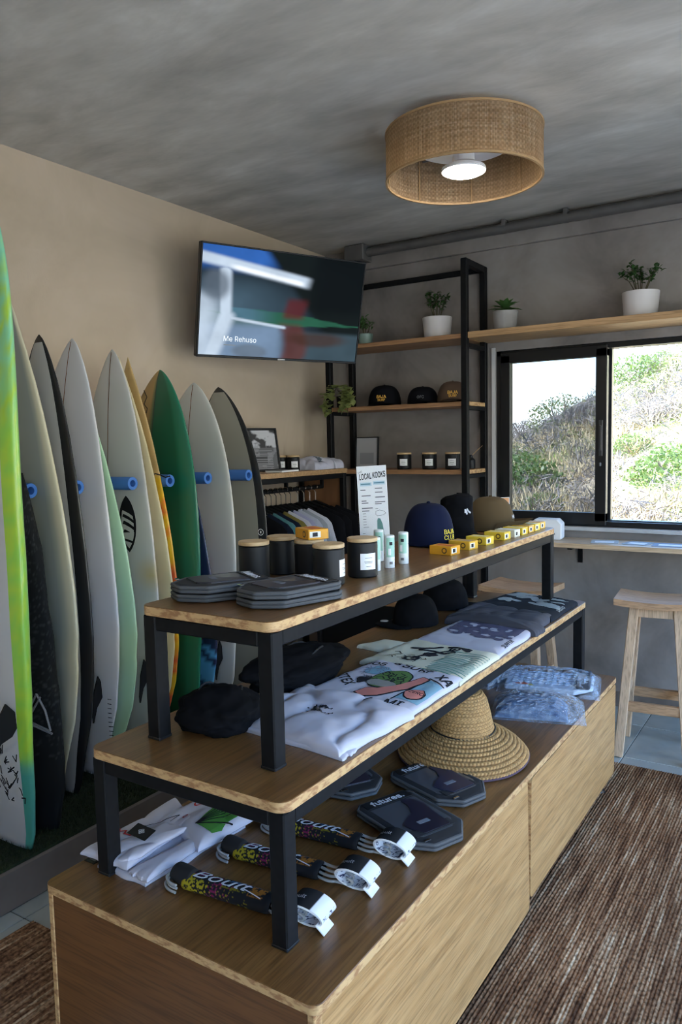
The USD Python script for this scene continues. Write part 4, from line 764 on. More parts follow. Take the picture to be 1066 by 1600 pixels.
tg, sf, _ = tee('charcoal folded T-shirt rolled over at its near edge, on the middle riser', [(-1.26, 2.69), (-.893, 2.635), (-.905, 2.905), (-1.26, 3.00)], Z2, .032, cgy, 8, wr=.010, dirv=(.3, 1.4))
mm, _ = cloth_quad([(-.175, -.145), (.20, -.185), (.205, -.095), (-.165, -.03)], .0, .044, 18, wr=.006, r=.4); obj('rolled_hem', mm, cgy, tg, smooth=True)
tp_, sf, _ = tee('lilac-white folded T-shirt with a dark photograph print', [(-1.215, 2.33), (-.890, 2.295), (-.893, 2.645), (-1.20, 2.68)], Z2, .022, cw, 9, wr=.003)
g = sbox(.12, .30, .93, .95).intersection(shapely.union_all([blob(.3, .75, .36, .26, 60, .3), blob(.72, .80, .36, .22, 61, .3), blob(.55, .5, .2, .1, 62, .5), blob(.82, .55, .12, .16, 65, .5), blob(.25, .5, .12, .12, 66, .5)])).difference(shapely.union_all([blob(rs.uniform(.15, .9), rs.uniform(.35, .85), rs.uniform(.02, .07), rs.uniform(.015, .04), 70+k, .5) for k in range(20)]))
printed(tp_, sf, g, i_pu, label='dark blotchy photograph print'); printed(tp_, sf, [letters('SURFER', .955, .35, .05, 1, PI/2)], i_bk)
tc_, sf, _ = tee('cream folded T-shirt printed with a black motorcycle', [(-1.25, 2.03), (-.889, 1.985), (-.889, 2.30), (-1.22, 2.345)], Z2, .024, ccr, 10, wr=.005)
mm, _ = cloth_quad([(-.30, .03), (-.16, .015), (-.14, .14), (-.25, .13)], 0, .020, 19, wr=.004, r=.3); obj('sleeve', mm, ccr, tc_, smooth=True)
wheel = lambda x, y, a, b: aff.scale(Point(0, 0).buffer(1), a, b).difference(aff.scale(Point(0, 0).buffer(.62), a, b)) and aff.translate(aff.scale(Point(0, 0).buffer(1).difference(Point(0, 0).buffer(.6)), a, b, origin=(0, 0)), x, y)
moto = shapely.union_all([wheel(.40, .27, .075, .085), wheel(.60, .80, .06, .075), LineString([(.40, .27), (.47, .52), (.60, .80)]).buffer(.016), LineString([(.32, .60), (.45, .63), (.58, .60), (.63, .70)]).buffer(.026), blob(.48, .50, .07, .07, 81, .4), LineString([(.22, .62), (.33, .66), (.40, .74), (.44, .82)]).buffer(.024), LineString([(.52, .86), (.66, .86), (.74, .80)]).buffer(.028), blob(.72, .84, .05, .05, 82, .4), strokes(rs, 14, .18, .5, .12, .42, .05, .005)])
printed(tc_, sf, moto, i_bk, label='black motorcycle drawing')
printed(tc_, sf, [LineString([(.62+.012*math.sin(q), .06+q*.055), (.80, .07+q*.057), (.985, .05+q*.06)]).buffer(.007) for q in range(13)], i_te, label='thin green stripes')
printed(tc_, sf, sbox(.64, .06, .985, .8).intersection(shapely.union_all([blob(.8, .3, .2, .25, 83, .2)])), i_pg, off=.0007)
tx, sf, _ = tee('white folded T-shirt with a colourful fish drawing ringed by black lettering', [(-1.235, 1.66), (-.889, 1.64), (-.889, 2.015), (-1.20, 2.085)], Z2, .024, cw, 11, wr=.003)
rim_ = [letters('COS', .12, .80, .075, 1.05, .30), letters('&', .30, .93, .085, 1.25, .05), letters('SURF', .56, .90, .09, 1.15, -.02), letters('XA', .92, .80, .10, 1, -.35), letters('LITEX', .14, .40, .085, 1, -.55), letters('ISM', .52, .12, .08, 1.1, -.05), letters('MI', .82, .16, .09, 1, .1)]
printed(tx, sf, rim_, i_bk, name='lettering')
fish = blob(.50, .56, .17, .20, 90, .15); pink = Polygon([(.44, .20), (.52, .16), (.62, .22), (.74, .45), (.80, .70), (.74, .72), (.66, .50), (.55, .33), (.46, .30)]).buffer(.012)
panel = Polygon([(.76, .25), (.98, .25), (.98, .66), (.80, .72)]); zp = blob(.87, .40, .075, .10, 92, .3)
printed(tx, sf, shapely.union_all([fish.buffer(.014), pink.buffer(.014), zp.buffer(.012), blob(.30, .46, .06, .09, 91, .3), LineString([(.76, .22), (.80, .74), (.98, .68)]).buffer(.008)]), i_bk, off=.0013)
printed(tx, sf, panel.difference(zp.buffer(.012)), i_bl, off=.0010, label='pale blue panel'); printed(tx, sf, blob(.27, .68, .12, .10, 93, .4), i_bl, off=.0010)
printed(tx, sf, fish.difference(shapely.union_all([strokes(rs, 26, .36, .64, .40, .70, .06, .006)])), i_gr, off=.0017, label='green fish'); printed(tx, sf, blob(.50, .45, .13, .07, 94, .3), INK('print_grey', (.28, .28, .27)), off=.0020)
printed(tx, sf, pink, i_pk, off=.0022, label='pink arm'); printed(tx, sf, zp.difference(shapely.union_all([letters('ZERO', .87, .42, .045, .9, -.05)])), i_pk, off=.0024)
printed(tx, sf, [strokes(rs, 18, .12, .34, .44, .74, .05, .004)], INK('print_line_grey', (.2, .22, .3)), off=.0015)
tw, sf, _ = tee('plain white folded T-shirt with a tiny chest logo, nearest on the middle riser', [(-1.255, 1.42), (-.905, 1.375), (-.882, 1.69), (-1.265, 1.755)], Z2, .036, cw, 12, wr=.016, r=.16, dirv=(.8, .8))
printed(tw, sf, [strokes(rs, 18, .40, .58, .49, .55, .022, .0055), strokes(rs, 18, .40, .60, .41, .465, .022, .0055)], i_bk, name='chest_logo', e=.02); printed(tw, sf, blob(.42, .40, .035, .022, 95), i_or, name='chest_logo')
mm, _ = cloth_quad([(-.20, -.15), (.18, -.185), (.18, -.12), (-.19, -.07)], 0, .014, 20, wr=.003, r=.35); obj('sleeve', mm, cw, tw, smooth=True)

# --- black bags and caps behind the tees
def bag(label, c, r, rz, seed, amp=.22):
    t = thing('cloth_bag', label, 'bag', (c[0], c[1], Z2), rz)
    m = lump((0, 0, r[2]*.72), r, amp, 8, 4, seed); obj('cloth', m, M['blackcloth'], t, smooth=True)
    obj('drawcord', tube([(r[0]*.55*math.cos(a), r[1]*.5*math.sin(a), r[2]*1.45+.012*math.sin(3*a)) for a in np.linspace(0, 4.2, 18)], .003, 6), M['black'], t); return t
bag('black crumpled cloth bag between the near legs of the uppermost riser', (-1.275, 1.40), (.105, .10, .062), .2, 3)
bag('longer black cloth bag lying behind the white folded T-shirt', (-1.325, 1.80), (.10, .20, .060), -.12, 5)
def cap(label, loc, rz, cm, logo=None, s=1.0, bm=None, badge=False, tall=1.0, cat='cap', name='cap', group=None, brimup=0.0, logom=None):
    t = thing(name, label, cat, loc, rz, group)
    def cf(u, v):
        a = u*2*PI; e = v*PI/2; R = .088*s; se = .0025*np.abs(np.sin(a*3))**6
        rr = R*np.cos(e)**.62; return np.c_[rr*np.cos(a)*1.02*(1-se*8), rr*np.sin(a)*.92, .004+.112*s*tall*np.sin(e)**.92+0*u]
    g, _, _ = grid(73, 22, cf); obj('crown', g, cm, t, smooth=True)
    obj('button', ell((0, 0, .117*s*tall), (.007, .007, .004), 2), bm or cm, t)
    def bf_(u, v):
        a = (u-.5)*2.3; r0 = .086*s; x0, y0 = r0*np.cos(a), r0*np.sin(a)*.95; L = .075*s*np.cos((u-.5)*PI*.86); x = x0+L*v; return np.c_[x, y0*(1+.04*v), .010+.010*v*(1-np.abs(u-.5)*2)-.030*(np.abs(u-.5)*2)**2*v*.25-.004*v+brimup*v]
    g2, _, _ = grid(30, 10, bf_); v2 = np.array(g2.vertices); k = len(v2); bb_ = v2.copy(); bb_[:, 2] -= .004
    obj('brim', trimesh.Trimesh(np.vstack([v2, bb_]), np.vstack([g2.faces, g2.faces[:, ::-1]+k]), process=False), bm or cm, t, smooth=True)
    if logo:
        for q, (txt, hh, zz) in enumerate(logo):
            tm = fine(text(txt, hh, .0015, True), .006); v = np.array(tm.vertices); R = .088*s
            a = v[:, 0]/(R*.95); e = np.clip((zz+v[:, 1])/(.112*s*tall), 0, .97); ee = np.arcsin(e**(1/.92)); rr = R*np.cos(ee)**.62+.0008+v[:, 2]
            obj('embroidery', trimesh.Trimesh(np.c_[rr*np.cos(a)*1.02, rr*np.sin(a)*.93, zz+v[:, 1]+.004], tm.faces, process=False), logom or yel, t, smooth=False, label='lettering on the crown')
    if badge: obj('badge', cat_([T(lathe([(0, 0), (.016, 0), (.016, .0012), (0, .0012)], 24), (.128, .012, .024), ry=.0)]), mat('badge_print', (.30, .32, .34), .6) if 'badgem' not in globals() else badgem, t, label='round pale badge on the brim')
    return t
yel = mat('thread_yellow', (.66, .52, .05), .7); gold = mat('thread_gold', (.70, .40, .06), .7); navyc = mat('cap_navy', (.007, .011, .036), .9, spec=.15, bump=.2, bscale=(700, 700, 700), bdist=.0006); olive = mat('cap_olive', (.10, .07, .036), .9, spec=.15, bump=.2, bscale=(700, 700, 700), bdist=.0006); brown = mat('cap_brown', (.085, .05, .03), .85)
blkc = M['blackcloth']; thr = mat('thread_white', (.55, .56, .6), .7)
cap('black cap with a round pale badge on its brim, middle riser', (-1.345, 2.60, Z2), -2.35, blkc, badge=True, s=1.0, tall=1.0)
cap('black soft cap beyond the one with the round badge, middle riser', (-1.375, 2.93, Z2), .5, blkc, s=1.1, tall=.95)
# --- uppermost riser
cap('navy blue cap with yellow lettering, behind the lip balm sticks', (-1.235, 2.50, Z3), -.22, navyc, [('BAJA', .016, .050), ('CLUB', .016, .030)], s=1.08, tall=1.22, brimup=.012)
bnie = thing('bucket_hat', 'black upright soft hat with a small white emblem, between the navy and olive caps', 'hat', (-1.235, 2.745, Z3), -.55)
def bh(u, v):
    a = u*2*PI; vv = np.array([0, .12, .2, .5, .82, .93, 1.0]); rr = np.interp(v, vv, [.092, .090, .074, .068, .066, .055, .0]); zz = np.interp(v, vv, [.002, .012, .028, .085, .148, .160, .158]); n = meshkit.fbm(np.stack([np.cos(a)*2, np.sin(a)*2, v*5], -1), 3, 12)-.5
    return np.c_[rr*(1+.10*n)*np.cos(a), rr*(1+.10*n)*np.sin(a)*.9, zz+.012*n*(v > .7)+.012*np.cos(a)*(v > .75)]
gm2, _, _ = grid(64, 40, bh); obj('cloth', gm2, blkc, bnie, smooth=True); obj('brim', trimesh.Trimesh(*(lambda g: (g.vertices, g.faces))(grid(64, 6, lambda u, v: np.c_[(.080+.035*v)*np.cos(u*2*PI), (.075+.03*v)*np.sin(u*2*PI), .010-.006*v])[0]), process=False), blkc, bnie, smooth=True)
obj('emblem', cat_([T(box(-.001, .001, -.003, .003, -.008, .008), (.071, x, .105+.004*math.sin(x*400)), rx=.3*k) for k, x in enumerate((-.009, -.003, .003, .009))]), thr, bnie, label='small white emblem')
cap('olive brown cap with its brim towards the window', (-1.205, 3.02, Z3), .05, olive, [('HH', .014, .055)], s=1.12, tall=1.08, logom=thr, brimup=.04)
# jars
def jar(loc, label, rz=0, lab=True, r=.0425, h=.0985, group=None):
    t = thing('candle_jar', label, 'candle jar', loc, rz, group)
    obj('body', lathe([(0, 0), (r-.004, 0), (r, .004), (r, h-.003), (r-.003, h), (0, h)], 48), M['black'], t)
    obj('lid', lathe([(0, h+.0005), (r-.001, h+.0005), (r+.0005, h+.002), (r+.0005, h+.010), (r-.001, h+.0115), (0, h+.0115)], 48), M['bamboo'], t)
    if lab: paper_label(t, r, h*.24, h*.70, .55)
    return t
def paper_label(t, r, z0, z1, half):
    a = np.linspace(-half, half, 13); V = np.vstack([np.c_[(r+.0006)*np.cos(a), (r+.0006)*np.sin(a), 0*a+z0], np.c_[(r+.0006)*np.cos(a), (r+.0006)*np.sin(a), 0*a+z1]]); n = 13
    lb = obj('paper_label', trimesh.Trimesh(V, [(q, q+1, n+q+1) for q in range(n-1)]+[(q, n+q+1, n+q) for q in range(n-1)], process=False), M['paper'], t, smooth=True)
    for zz, ww in ((.72, .28), (.5, .34), (.42, .30), (.2, .2)):
        b = np.linspace(-half*ww*1.6, half*ww*1.6, 7); z = z0+(z1-z0)*zz; V = np.vstack([np.c_[(r+.0010)*np.cos(b), (r+.0010)*np.sin(b), 0*b+z-.0007], np.c_[(r+.0010)*np.cos(b), (r+.0010)*np.sin(b), 0*b+z+.0007]]); obj('print_line', trimesh.Trimesh(V, [(q, q+1, 7+q+1) for q in range(6)]+[(q, 7+q+1, 7+q) for q in range(6)], process=False), M['grey'], lb, smooth=False)
jg = 'large black candle jars on the uppermost riser'
jar((-1.347, 1.640, Z3), 'black candle jar with bamboo lid, behind the finless pouches, nearest the boards', 2.6, True, group=jg)
jar((-1.347, 1.767, Z3), 'black candle jar with bamboo lid, farthest back of the five', 2.6, True, group=jg)
jar((-1.229, 1.737, Z3), 'black candle jar with bamboo lid, tucked behind the one whose label edge shows', 2.6, True, r=.041, group=jg)
jar((-1.125, 1.679, Z3), 'black candle jar whose white label edge just shows at its side', .28, True, group=jg)
jar((-1.110, 1.828, Z3), 'black candle jar with its white label facing out, beside the lip balm sticks', -.62, True, group=jg)
# lip balm sticks
stk_b = mat('stick_white', (.72, .76, .76), .35); stk_g = mat('stick_green', (.34, .58, .47), .4)
def stick(loc, label, rz, h=.098):
    t = thing('balm_stick', label, 'lip balm', loc, rz, 'white and green lip balm sticks'); r = .0155
    obj('tube', lathe([(0, 0), (r-.001, 0), (r, .001), (r, h*.62), (r, h*.62), (0, h*.62)], 28), stk_b, t); obj('cap', lathe([(0, h*.62), (r-.0006, h*.62+.0006), (r, h*.64), (r, h-.002), (r-.002, h), (0, h)], 28), stk_b, t)
    a = np.linspace(-.9, .9, 11); q = lambda z0, z1, m, rr, nm: obj(nm, trimesh.Trimesh(np.vstack([np.c_[rr*np.cos(a), rr*np.sin(a), 0*a+z0], np.c_[rr*np.cos(a), rr*np.sin(a), 0*a+z1]]), [(k, k+1, 12+k) for k in range(10)]+[(k, 12+k, 11+k) for k in range(10)], process=False), m, t, smooth=True)
    q(h*.34, h*.93, stk_g, r+.0005, 'wrapper'); a = np.linspace(-.3, .3, 11); q(h*.70, h*.80, M['ink'], r+.0009, 'brand_mark'); q(h*.12, h*.20, M['grey'], r+.0006, 'brand_mark'); a = np.linspace(-.5, .0, 11); q(h*.40, h*.6, M['white'], r+.0009, 'brand_mark')
    return t
stick((-1.125, 1.925, Z3), 'white and green lip balm stick nearest the labelled candle jar', -.9)
stick((-1.113, 1.988, Z3), 'white and green lip balm stick in the middle of the three', -.75)
stick((-1.112, 2.075, Z3), 'white and green lip balm stick nearest the navy cap', -1.3)
stick((-1.205, 2.085, Z3), 'green lip balm stick standing behind the others against the price card', -1.0, .10)
# price card
pc = thing('price_card', 'tall white price card in a clear acrylic holder behind the lip balm sticks', 'sign', (-1.268, 2.175, Z3)); rzp = .50; ex = np.array([math.cos(rzp), math.sin(rzp), 0]); ez = np.array([-.05*math.cos(rzp)-.06*math.sin(rzp)*-1, -.05*math.sin(rzp)+.10*math.cos(rzp), 1.0]); ez /= np.linalg.norm(ez); exx = ex-ez*(ex @ ez); exx = exx+.06*ez; exx /= np.linalg.norm(exx); ez = ez-exx*(ez @ exx); ez /= np.linalg.norm(ez); ny = np.cross(exx, ez)
CARD = lambda m: frame_to(m, (0, 0, .006), exx, ez)     # local x right, y up, z towards the reader
cwid, chei = .098, .292
obj('card', CARD(T(box(-cwid/2, cwid/2, 0, chei, -.0006, .0006))), M['paper'], pc)
obj('holder', CARD(cat_([box(-cwid/2-.004, cwid/2+.004, 0, chei+.010, .0012, .0022), box(-cwid/2-.004, cwid/2+.004, 0, chei+.010, -.0024, -.0014)])), pane_mat('acrylic', (.995, .995, .995), .05, .8, 1.15), pc, label='clear acrylic holder')
obj('stand', rbox(-.05, .05, -.03, .03, 0, .004, .001), pane_mat('acrylic_base', (.9, .92, .93), .05, .8, 1.4), pc)
def P2(poly, m, z=.0008, nm='print'): obj(nm, CARD(cat_([T(trimesh.creation.extrude_polygon(g, .0002, engine='earcut'), (0, 0, z)) for g in getattr(poly, 'geoms', [poly])])), m, pc, smooth=False)
P2(aff.scale(letters('LOCAL KOOKS', .002, .260, .0098, .92, .05, True), 1, 1.9), M['ink'], nm='heading'); P2(letters('THE', -.038, .272, .006, 1, .5, False), M['grey'], nm='heading')
pb = mat('card_blue', (.50, .66, .74), .6); P2(shapely.union_all([sbox(-.040, .226, -.002, .238), sbox(.003, .229, .042, .241)]), pb, nm='band'); P2(shapely.union_all([sbox(-.038, .230, -.006, .2345), sbox(.006, .233, .040, .2375)]), mat('card_text_blue', (.12, .26, .33), .6), .0011, 'band_text')
ln = [(-.040, .213, .017), (-.037, .194, .030), (-.038, .177, .016), (-.038, .170, .022), (-.038, .153, .036), (-.038, .144, .024), (.008, .217, .024), (.008, .204, .025), (.008, .188, .032), (-.036, .135, .010), (-.036, .126, .011), (-.036, .117, .010), (-.036, .108, .011), (-.036, .099, .011), (-.036, .090, .018), (.006, .172, .034), (.006, .166, .022), (.006, .150, .009), (-.040, .070, .009), (-.040, .060, .036), (-.040, .056, .034), (-.040, .051, .035), (-.040, .046, .036), (-.040, .041, .034), (-.040, .035, .016), (-.040, .028, .018)]
P2(shapely.union_all([sbox(x, y-(.0016 if w > .015 and y > .14 else .0007), x+w, y+(.0016 if w > .015 and y > .14 else .0007)) for x, y, w in ln]), M['grey'], nm='text_line')
P2(LineString([(.008, .142), (.02, .145), (.034, .141), (.040, .134), (.03, .128), (.012, .126), (.006, .132), (.008, .142)]).buffer(.0006), M['grey'], nm='drawing')
P2(Polygon([(.014, .118), (.020, .116), (.026, .10), (.030, .07), (.032, .03), (.022, .02), (.012, .04), (.010, .08), (.011, .11)]).buffer(.001), mat('card_green', (.12, .27, .25), .6), nm='drawing')
# wax boxes
WB = {}
def waxbox(label, loc, rz, kind, L=.082, W_=.055, H_=.029):
    t = thing('wax_box', label, 'box', loc, rz, 'surf wax boxes along the edge of the uppermost riser')
    c = {'orange': (.74, .34, .02), 'yellow': (.80, .56, .05), 'pale': (.66, .62, .50), 'amber': (.72, .42, .04)}[kind]
    cm = WB.setdefault(kind, mat('wax_card_'+kind, c, .4, spec=.4)); obj('carton', rbox(-L/2, L/2, -W_/2, W_/2, 0, H_, .001), cm, t)
    e = .0006; side = WB.setdefault('w', mat('wax_white', (.78, .77, .70), .45))
    obj('end_label', cat_([box(L/2, L/2+e, -W_*.44, W_*.10, H_*.2, H_*.8)]), side, t); obj('print', cat_([box(L/2+e, L/2+2*e, -W_*.30, -W_*.05, H_*.3, H_*.7)]), M['ink'], t)
    obj('emblem', T(lathe([(0, 0), (H_*.34, 0), (H_*.34, e), (0, e)], 20), (-L*.05+.02, -W_/2, H_*.5), rx=PI/2), WB.setdefault('b', mat('wax_brown', (.10, .055, .015), .5)), t, label='round dark emblem'); obj('print', cat_([T(lathe([(0, 0), (H_*.2, 0), (H_*.2, e), (0, e)], 16), (-L*.05+.02, -W_/2-e, H_*.5), rx=PI/2)]), cm, t)
    obj('top_print', cat_([box(-L*.36, L*.36, -W_*.2, W_*.25, H_, H_+e)]), WB.setdefault('t'+kind, mat('wax_top_'+kind, (.55, .12, .02) if kind == 'orange' else (.45, .33, .22) if kind == 'amber' else (.70, .66, .40) if kind == 'yellow' else (.72, .72, .70), .5)), t)
    return t
row = [('orange', -1.085, 2.315, 'orange surf wax box at the near end of the row, beside the navy cap'), ('amber', -1.080, 2.455, 'amber surf wax box, second from the near end of the row'), ('yellow', -1.075, 2.590, 'yellow surf wax box in front of the black soft hat'), ('yellow', -1.068, 2.745, 'yellow surf wax box with round emblem in front of the olive cap'), ('pale', -1.062, 2.835, 'pale-topped surf wax box, fifth along the row'), ('yellow', -1.06, 2.915, 'yellow surf wax box with pale top, sixth along the row'), ('amber', -1.06, 2.993, 'amber surf wax box with white top, seventh along the row'), ('yellow', -1.06, 3.068, 'yellow surf wax box, second from the window end of the row'), ('amber', -1.062, 3.142, 'amber surf wax box at the window end of the row')]
for k, (kd, x, y, lb) in enumerate(row): waxbox(lb, (x, y, Z3), -.10 if k < 3 else -.04, kd, W_=.060 if k < 4 else .055)
waxbox('orange surf wax box lying on the lid of a candle jar', (-1.229, 1.752, Z3+.1107), -.5, 'orange', .085, .062, .028)
waxbox('yellow surf wax box half hidden between the navy cap and the black hat', (-1.315, 2.64, Z3), -.6, 'yellow')
# flyer card standing at the far end
fl = thing('flyer_card', 'orange and blue flyer card standing at the window end beside the olive cap', 'flyer', (-1.238, 3.155, Z3), .62)
def FL(m, z=0): return T(m, (0, -z, 0), rx=-.05, s=1.25)
obj('card', FL(rbox(-.052, .052, -.001, .001, 0, .100, .0004)), M['paper'], fl); obj('sky_print', FL(box(-.050, .050, -.0016, -.001, .004, .070)), mat('flyer_blue', (.25, .38, .62), .5, c2=(.5, .6, .75), scale=(40, 40, 60)), fl); obj('band_print', FL(box(-.050, .050, -.0016, -.001, .072, .098)), mat('flyer_orange', (.62, .28, .10), .5), fl)
obj('emblem', FL(T(trimesh.creation.extrude_polygon(Polygon([(-.022, .03), (.022, .03), (.002, .064), (-.004, .06)]), .0006, engine='earcut'), (0, -.0016, 0), rx=PI/2)), mat('flyer_navy', (.03, .05, .16), .5), fl); frd = mat('flyer_red', (.35, .06, .05), .5); [obj('print', FL(box(a, b, -.0022, -.0016, c, d)), frd, fl) for a, b, c, d in ((-.03, .03, .018, .024), (-.036, .036, .080, .083), (-.03, .02, .088, .091))]; obj('code_patch', FL(box(.030, .046, -.0022, -.0016, .05, .066)), M['white'], fl)
# ================================================================ LOW CABINET TOP
# straw hat
ht = thing('straw_hat', 'woven straw sun hat with a tall crown and wide drooping brim', 'hat', (-.985, 2.225, Z1))
pr_ = np.array([(.206, .004), (.196, .020), (.172, .046), (.145, .066), (.118, .080), (.104, .086), (.098, .094), (.093, .112), (.085, .150), (.076, .186), (.062, .208), (.034, .217), (0, .218)])
dl = np.r_[0, np.cumsum(np.hypot(*np.diff(pr_, axis=0).T))]
def hatf(th0):
    def fn(u, v):
        s = v*dl[-1]; r, z = np.interp(s, dl, pr_[:, 0]), np.interp(s, dl, pr_[:, 1]); a = u*2*PI
        dr, dz = np.interp(s+.003, dl, pr_[:, 0])-np.interp(s-.003, dl, pr_[:, 0]), np.interp(s+.003, dl, pr_[:, 1])-np.interp(s-.003, dl, pr_[:, 1]); nn = np.hypot(dr, dz)+1e-9; nr, nz = dz/nn, -dr/nn
        nr, nz = np.where(nz < -.2, -nr, nr), np.where(nz < -.2, -nz, nz)
        wd = np.where(s < .135, .0145, .0105); q = np.where(s < .135, s/.0145, (s-.135)/.0105+9.3); row_ = q-np.floor(q)
        br = np.sin(PI*row_)**.6; n_ = np.maximum(16, np.round(2*PI*np.maximum(r, .03)/.0115)); ph = a*n_/(2*PI)+np.where(row_ > .5, row_, 1-row_)*1.1+.5*(np.floor(q) % 2); kn = np.abs(np.sin(PI*ph))**.8
        h = (.0034*br+.0044*kn*br)*np.where(s < .135, 1.0, .45)+.003*np.sin(2*a+1)*np.clip(1-s/.1, 0, 1)*0
        w = .007*np.sin(2*a+.6)*np.clip(1-s/.11, 0, 1)+.002; h = h*th0
        return np.c_[(r+nr*h)*np.cos(a), (r+nr*h)*np.sin(a), np.maximum(z+nz*h+np.maximum(w, 0), .001)]
    return fn
g, u, v = grid(560, 170, hatf(1.0)); hv = g.vertices; s = v*dl[-1]
q = np.where(s < .135, s/.0145, (s-.135)/.0105+9.3); cc = np.array((.46, .27, .105))[None]*(.70+.55*meshkit.noise(np.c_[np.cos(u*2*PI)*16, np.sin(u*2*PI)*16, q*2.3], 5))[:, None]
rr_ = np.interp(s, dl, pr_[:, 0]); nk = np.maximum(16, np.round(2*PI*np.maximum(rr_, .03)/.0115)); rw = q % 1; kn_ = np.abs(np.sin(PI*(u*nk+np.where(rw > .5, rw, 1-rw)*1.1+.5*(np.floor(q) % 2))))**.6; cc = cc*(.45+.6*kn_)[:, None]; gap = (np.abs((q % 1)-.5) > .41); cc = np.where(gap[:, None], cc*np.array((.55, .5, .45)), cc)
obj('straw', trimesh.Trimesh(hv, g.faces, process=False), vcol('straw_weave', .7, .3), ht, col=cc)
obj('edge_binding', tube([(.207*math.cos(a), .207*math.sin(a), .006+max(.007*math.sin(2*a+.6)+.002, 0)) for a in np.linspace(0, 2*PI, 120, endpoint=False)], .004, 8, closed=True), mat('binding_violet', (.085, .05, .075), .8), ht, label='dark violet edge binding')
obj('cord', tube([(.101*math.cos(a)*1.02, .101*math.sin(a)*1.02, .094+.004*math.sin(a*2)) for a in np.linspace(0, 2*PI, 60, endpoint=False)], .0022, 6, closed=True), M['black'], ht)
obj('eyelet', T(lathe([(0, 0), (.005, 0), (.005, .002), (0, .002)], 16), (-.055, -.072, .150), rx=PI/2, rz=-.65), M['black'], ht)
# fin pouches
zipg = mat('zip_grey', (.075, .078, .083), .7, bump=.4, bscale=(900, 900, 900), bdist=.0006); meshb = mat('pouch_black', (.012, .013, .016), .75); winm = mat('pouch_window', (.065, .07, .08), .28, coat=.6); finn = mat('fin_navy', (.012, .017, .042), .35); finb = mat('fin_black', (.014, .012, .022), .35)
def pouch(name, label, loc, rz, L=.27, W_=.185, H_=.026, fin=finn, ry=0, group=None, layers=1, flip=1):
    t = thing(name, label, 'pouch', loc, rz, group)
    oc = Polygon([(-L/2, -W_*.40), (-L/2+.02, -W_/2), (L/2-.055, -W_/2), (L/2, -W_/2+.05), (L/2, W_/2-.05), (L/2-.055, W_/2), (-L/2+.02, W_/2), (-L/2, W_*.40)]).buffer(-.012).buffer(.012, quad_segs=5)
    z = 0.0
    for k in range(layers):
        a, b, c, d = z, z+H_*.42, z+H_*.58, z+H_
        sh = aff.rotate(oc, (4 if k else 0), origin=(0, 0))
        obj('shell', _loft([(sh.buffer(-.012), a), (sh.buffer(-.003), a+.004), (sh.buffer(-.003), d-.004), (sh.buffer(-.014), d)]), meshb, t)
        for zz in (z+H_*.30, z+H_*.72): obj('piping', tube([(*q, zz) for q in np.array(sh.buffer(-.002).exterior.coords)[:-1]], .0048, 8, closed=True), zipg, t)
        z += H_*1.02
    top = z-H_*.02; zt = top+.0006
    win = Polygon([(-L/2+.052, -W_/2+.020), (L/2-.075, -W_/2+.020), (L/2-.040, -W_/2+.045), (L/2-.040, W_/2-.045), (L/2-.075, W_/2-.020), (-L/2+.052, W_/2-.020)])
    obj('window', slab(win, top-.001, zt), winm, t, label='clear mesh window')
    for sy in (-1, 1)[:1]:
        fp = Polygon([(L*.30, -.030*flip), (L*.30, .045*flip), (L*.05, .052*flip), (-L*.14, .060*flip), (-L*.25, .050*flip), (-L*.28, .030*flip), (-L*.16, .028*flip), (-L*.02, .008*flip), (L*.06, -.030*flip), (L*.10, -.048*flip), (L*.20, -.045*flip)]).buffer(.006).intersection(win.buffer(-.004)); obj('fin', slab(fp, zt, zt+.0025), fin, t, label='dark fin behind the window')
    obj('end_band', slab(sbox(L/2-.078, -W_/2+.03, L/2-.045, W_/2-.03).intersection(win.buffer(.01)), zt, zt+.001), meshb, t)
    obj('brand_mark', slab(sbox(L/2-.105, -.018, L/2-.090, .018), zt+.0026, zt+.0032), mat('mark_grey', (.16, .18, .22), .6) if 'mkg' not in globals() else mkg, t)
    bd = obj('label_band', slab(sbox(-L/2+.010, -W_/2+.018, -L/2+.046, W_/2-.018), zt-.0005, zt+.001), M['black'], t)
    tm = T(text('futures.', .022, .0006, True), (-L/2+.028, .0, zt+.001), rz=PI/2); obj('lettering', tm, thr, bd)
    obj('zip_pull', T(cat_([rbox(-.004, .004, -.010, .010, 0, .003, .001)]), (L/2-.02, -W_*.28, top)), M['chrome'], t)
    return t
mkg = mat('mark_grey', (.16, .18, .22), .6)
pouch('fin_pouch', 'grey-edged fin pouch holding a navy fin, nearest the straw hat', (-.945, 1.975, Z1+.001), -.36)
pouch('fin_pouch', 'grey-edged fin pouch holding blackish fins, beside the farthest leash', (-.912, 1.735, Z1+.001), -.40, fin=finb, L=.28, W_=.19, H_=.026)
pouch('fin_pouch', 'darker fin pouch lying mostly under the middle riser behind the other two', (-1.205, 1.86, Z1+.001), -.55, fin=finb, L=.24, W_=.18, H_=.028)
pouch('fin_wallet', 'black folded fin wallet on the left of the uppermost riser top', (-1.284, 1.425, Z3+.001), PI+1.05, L=.23, W_=.16, H_=.021, fin=finb, layers=2)
pouch('fin_wallet', 'black folded fin wallet at the near right corner of the uppermost riser top', (-1.098, 1.452, Z3+.001), PI+1.25, L=.235, W_=.165, H_=.021, fin=finb, layers=2)
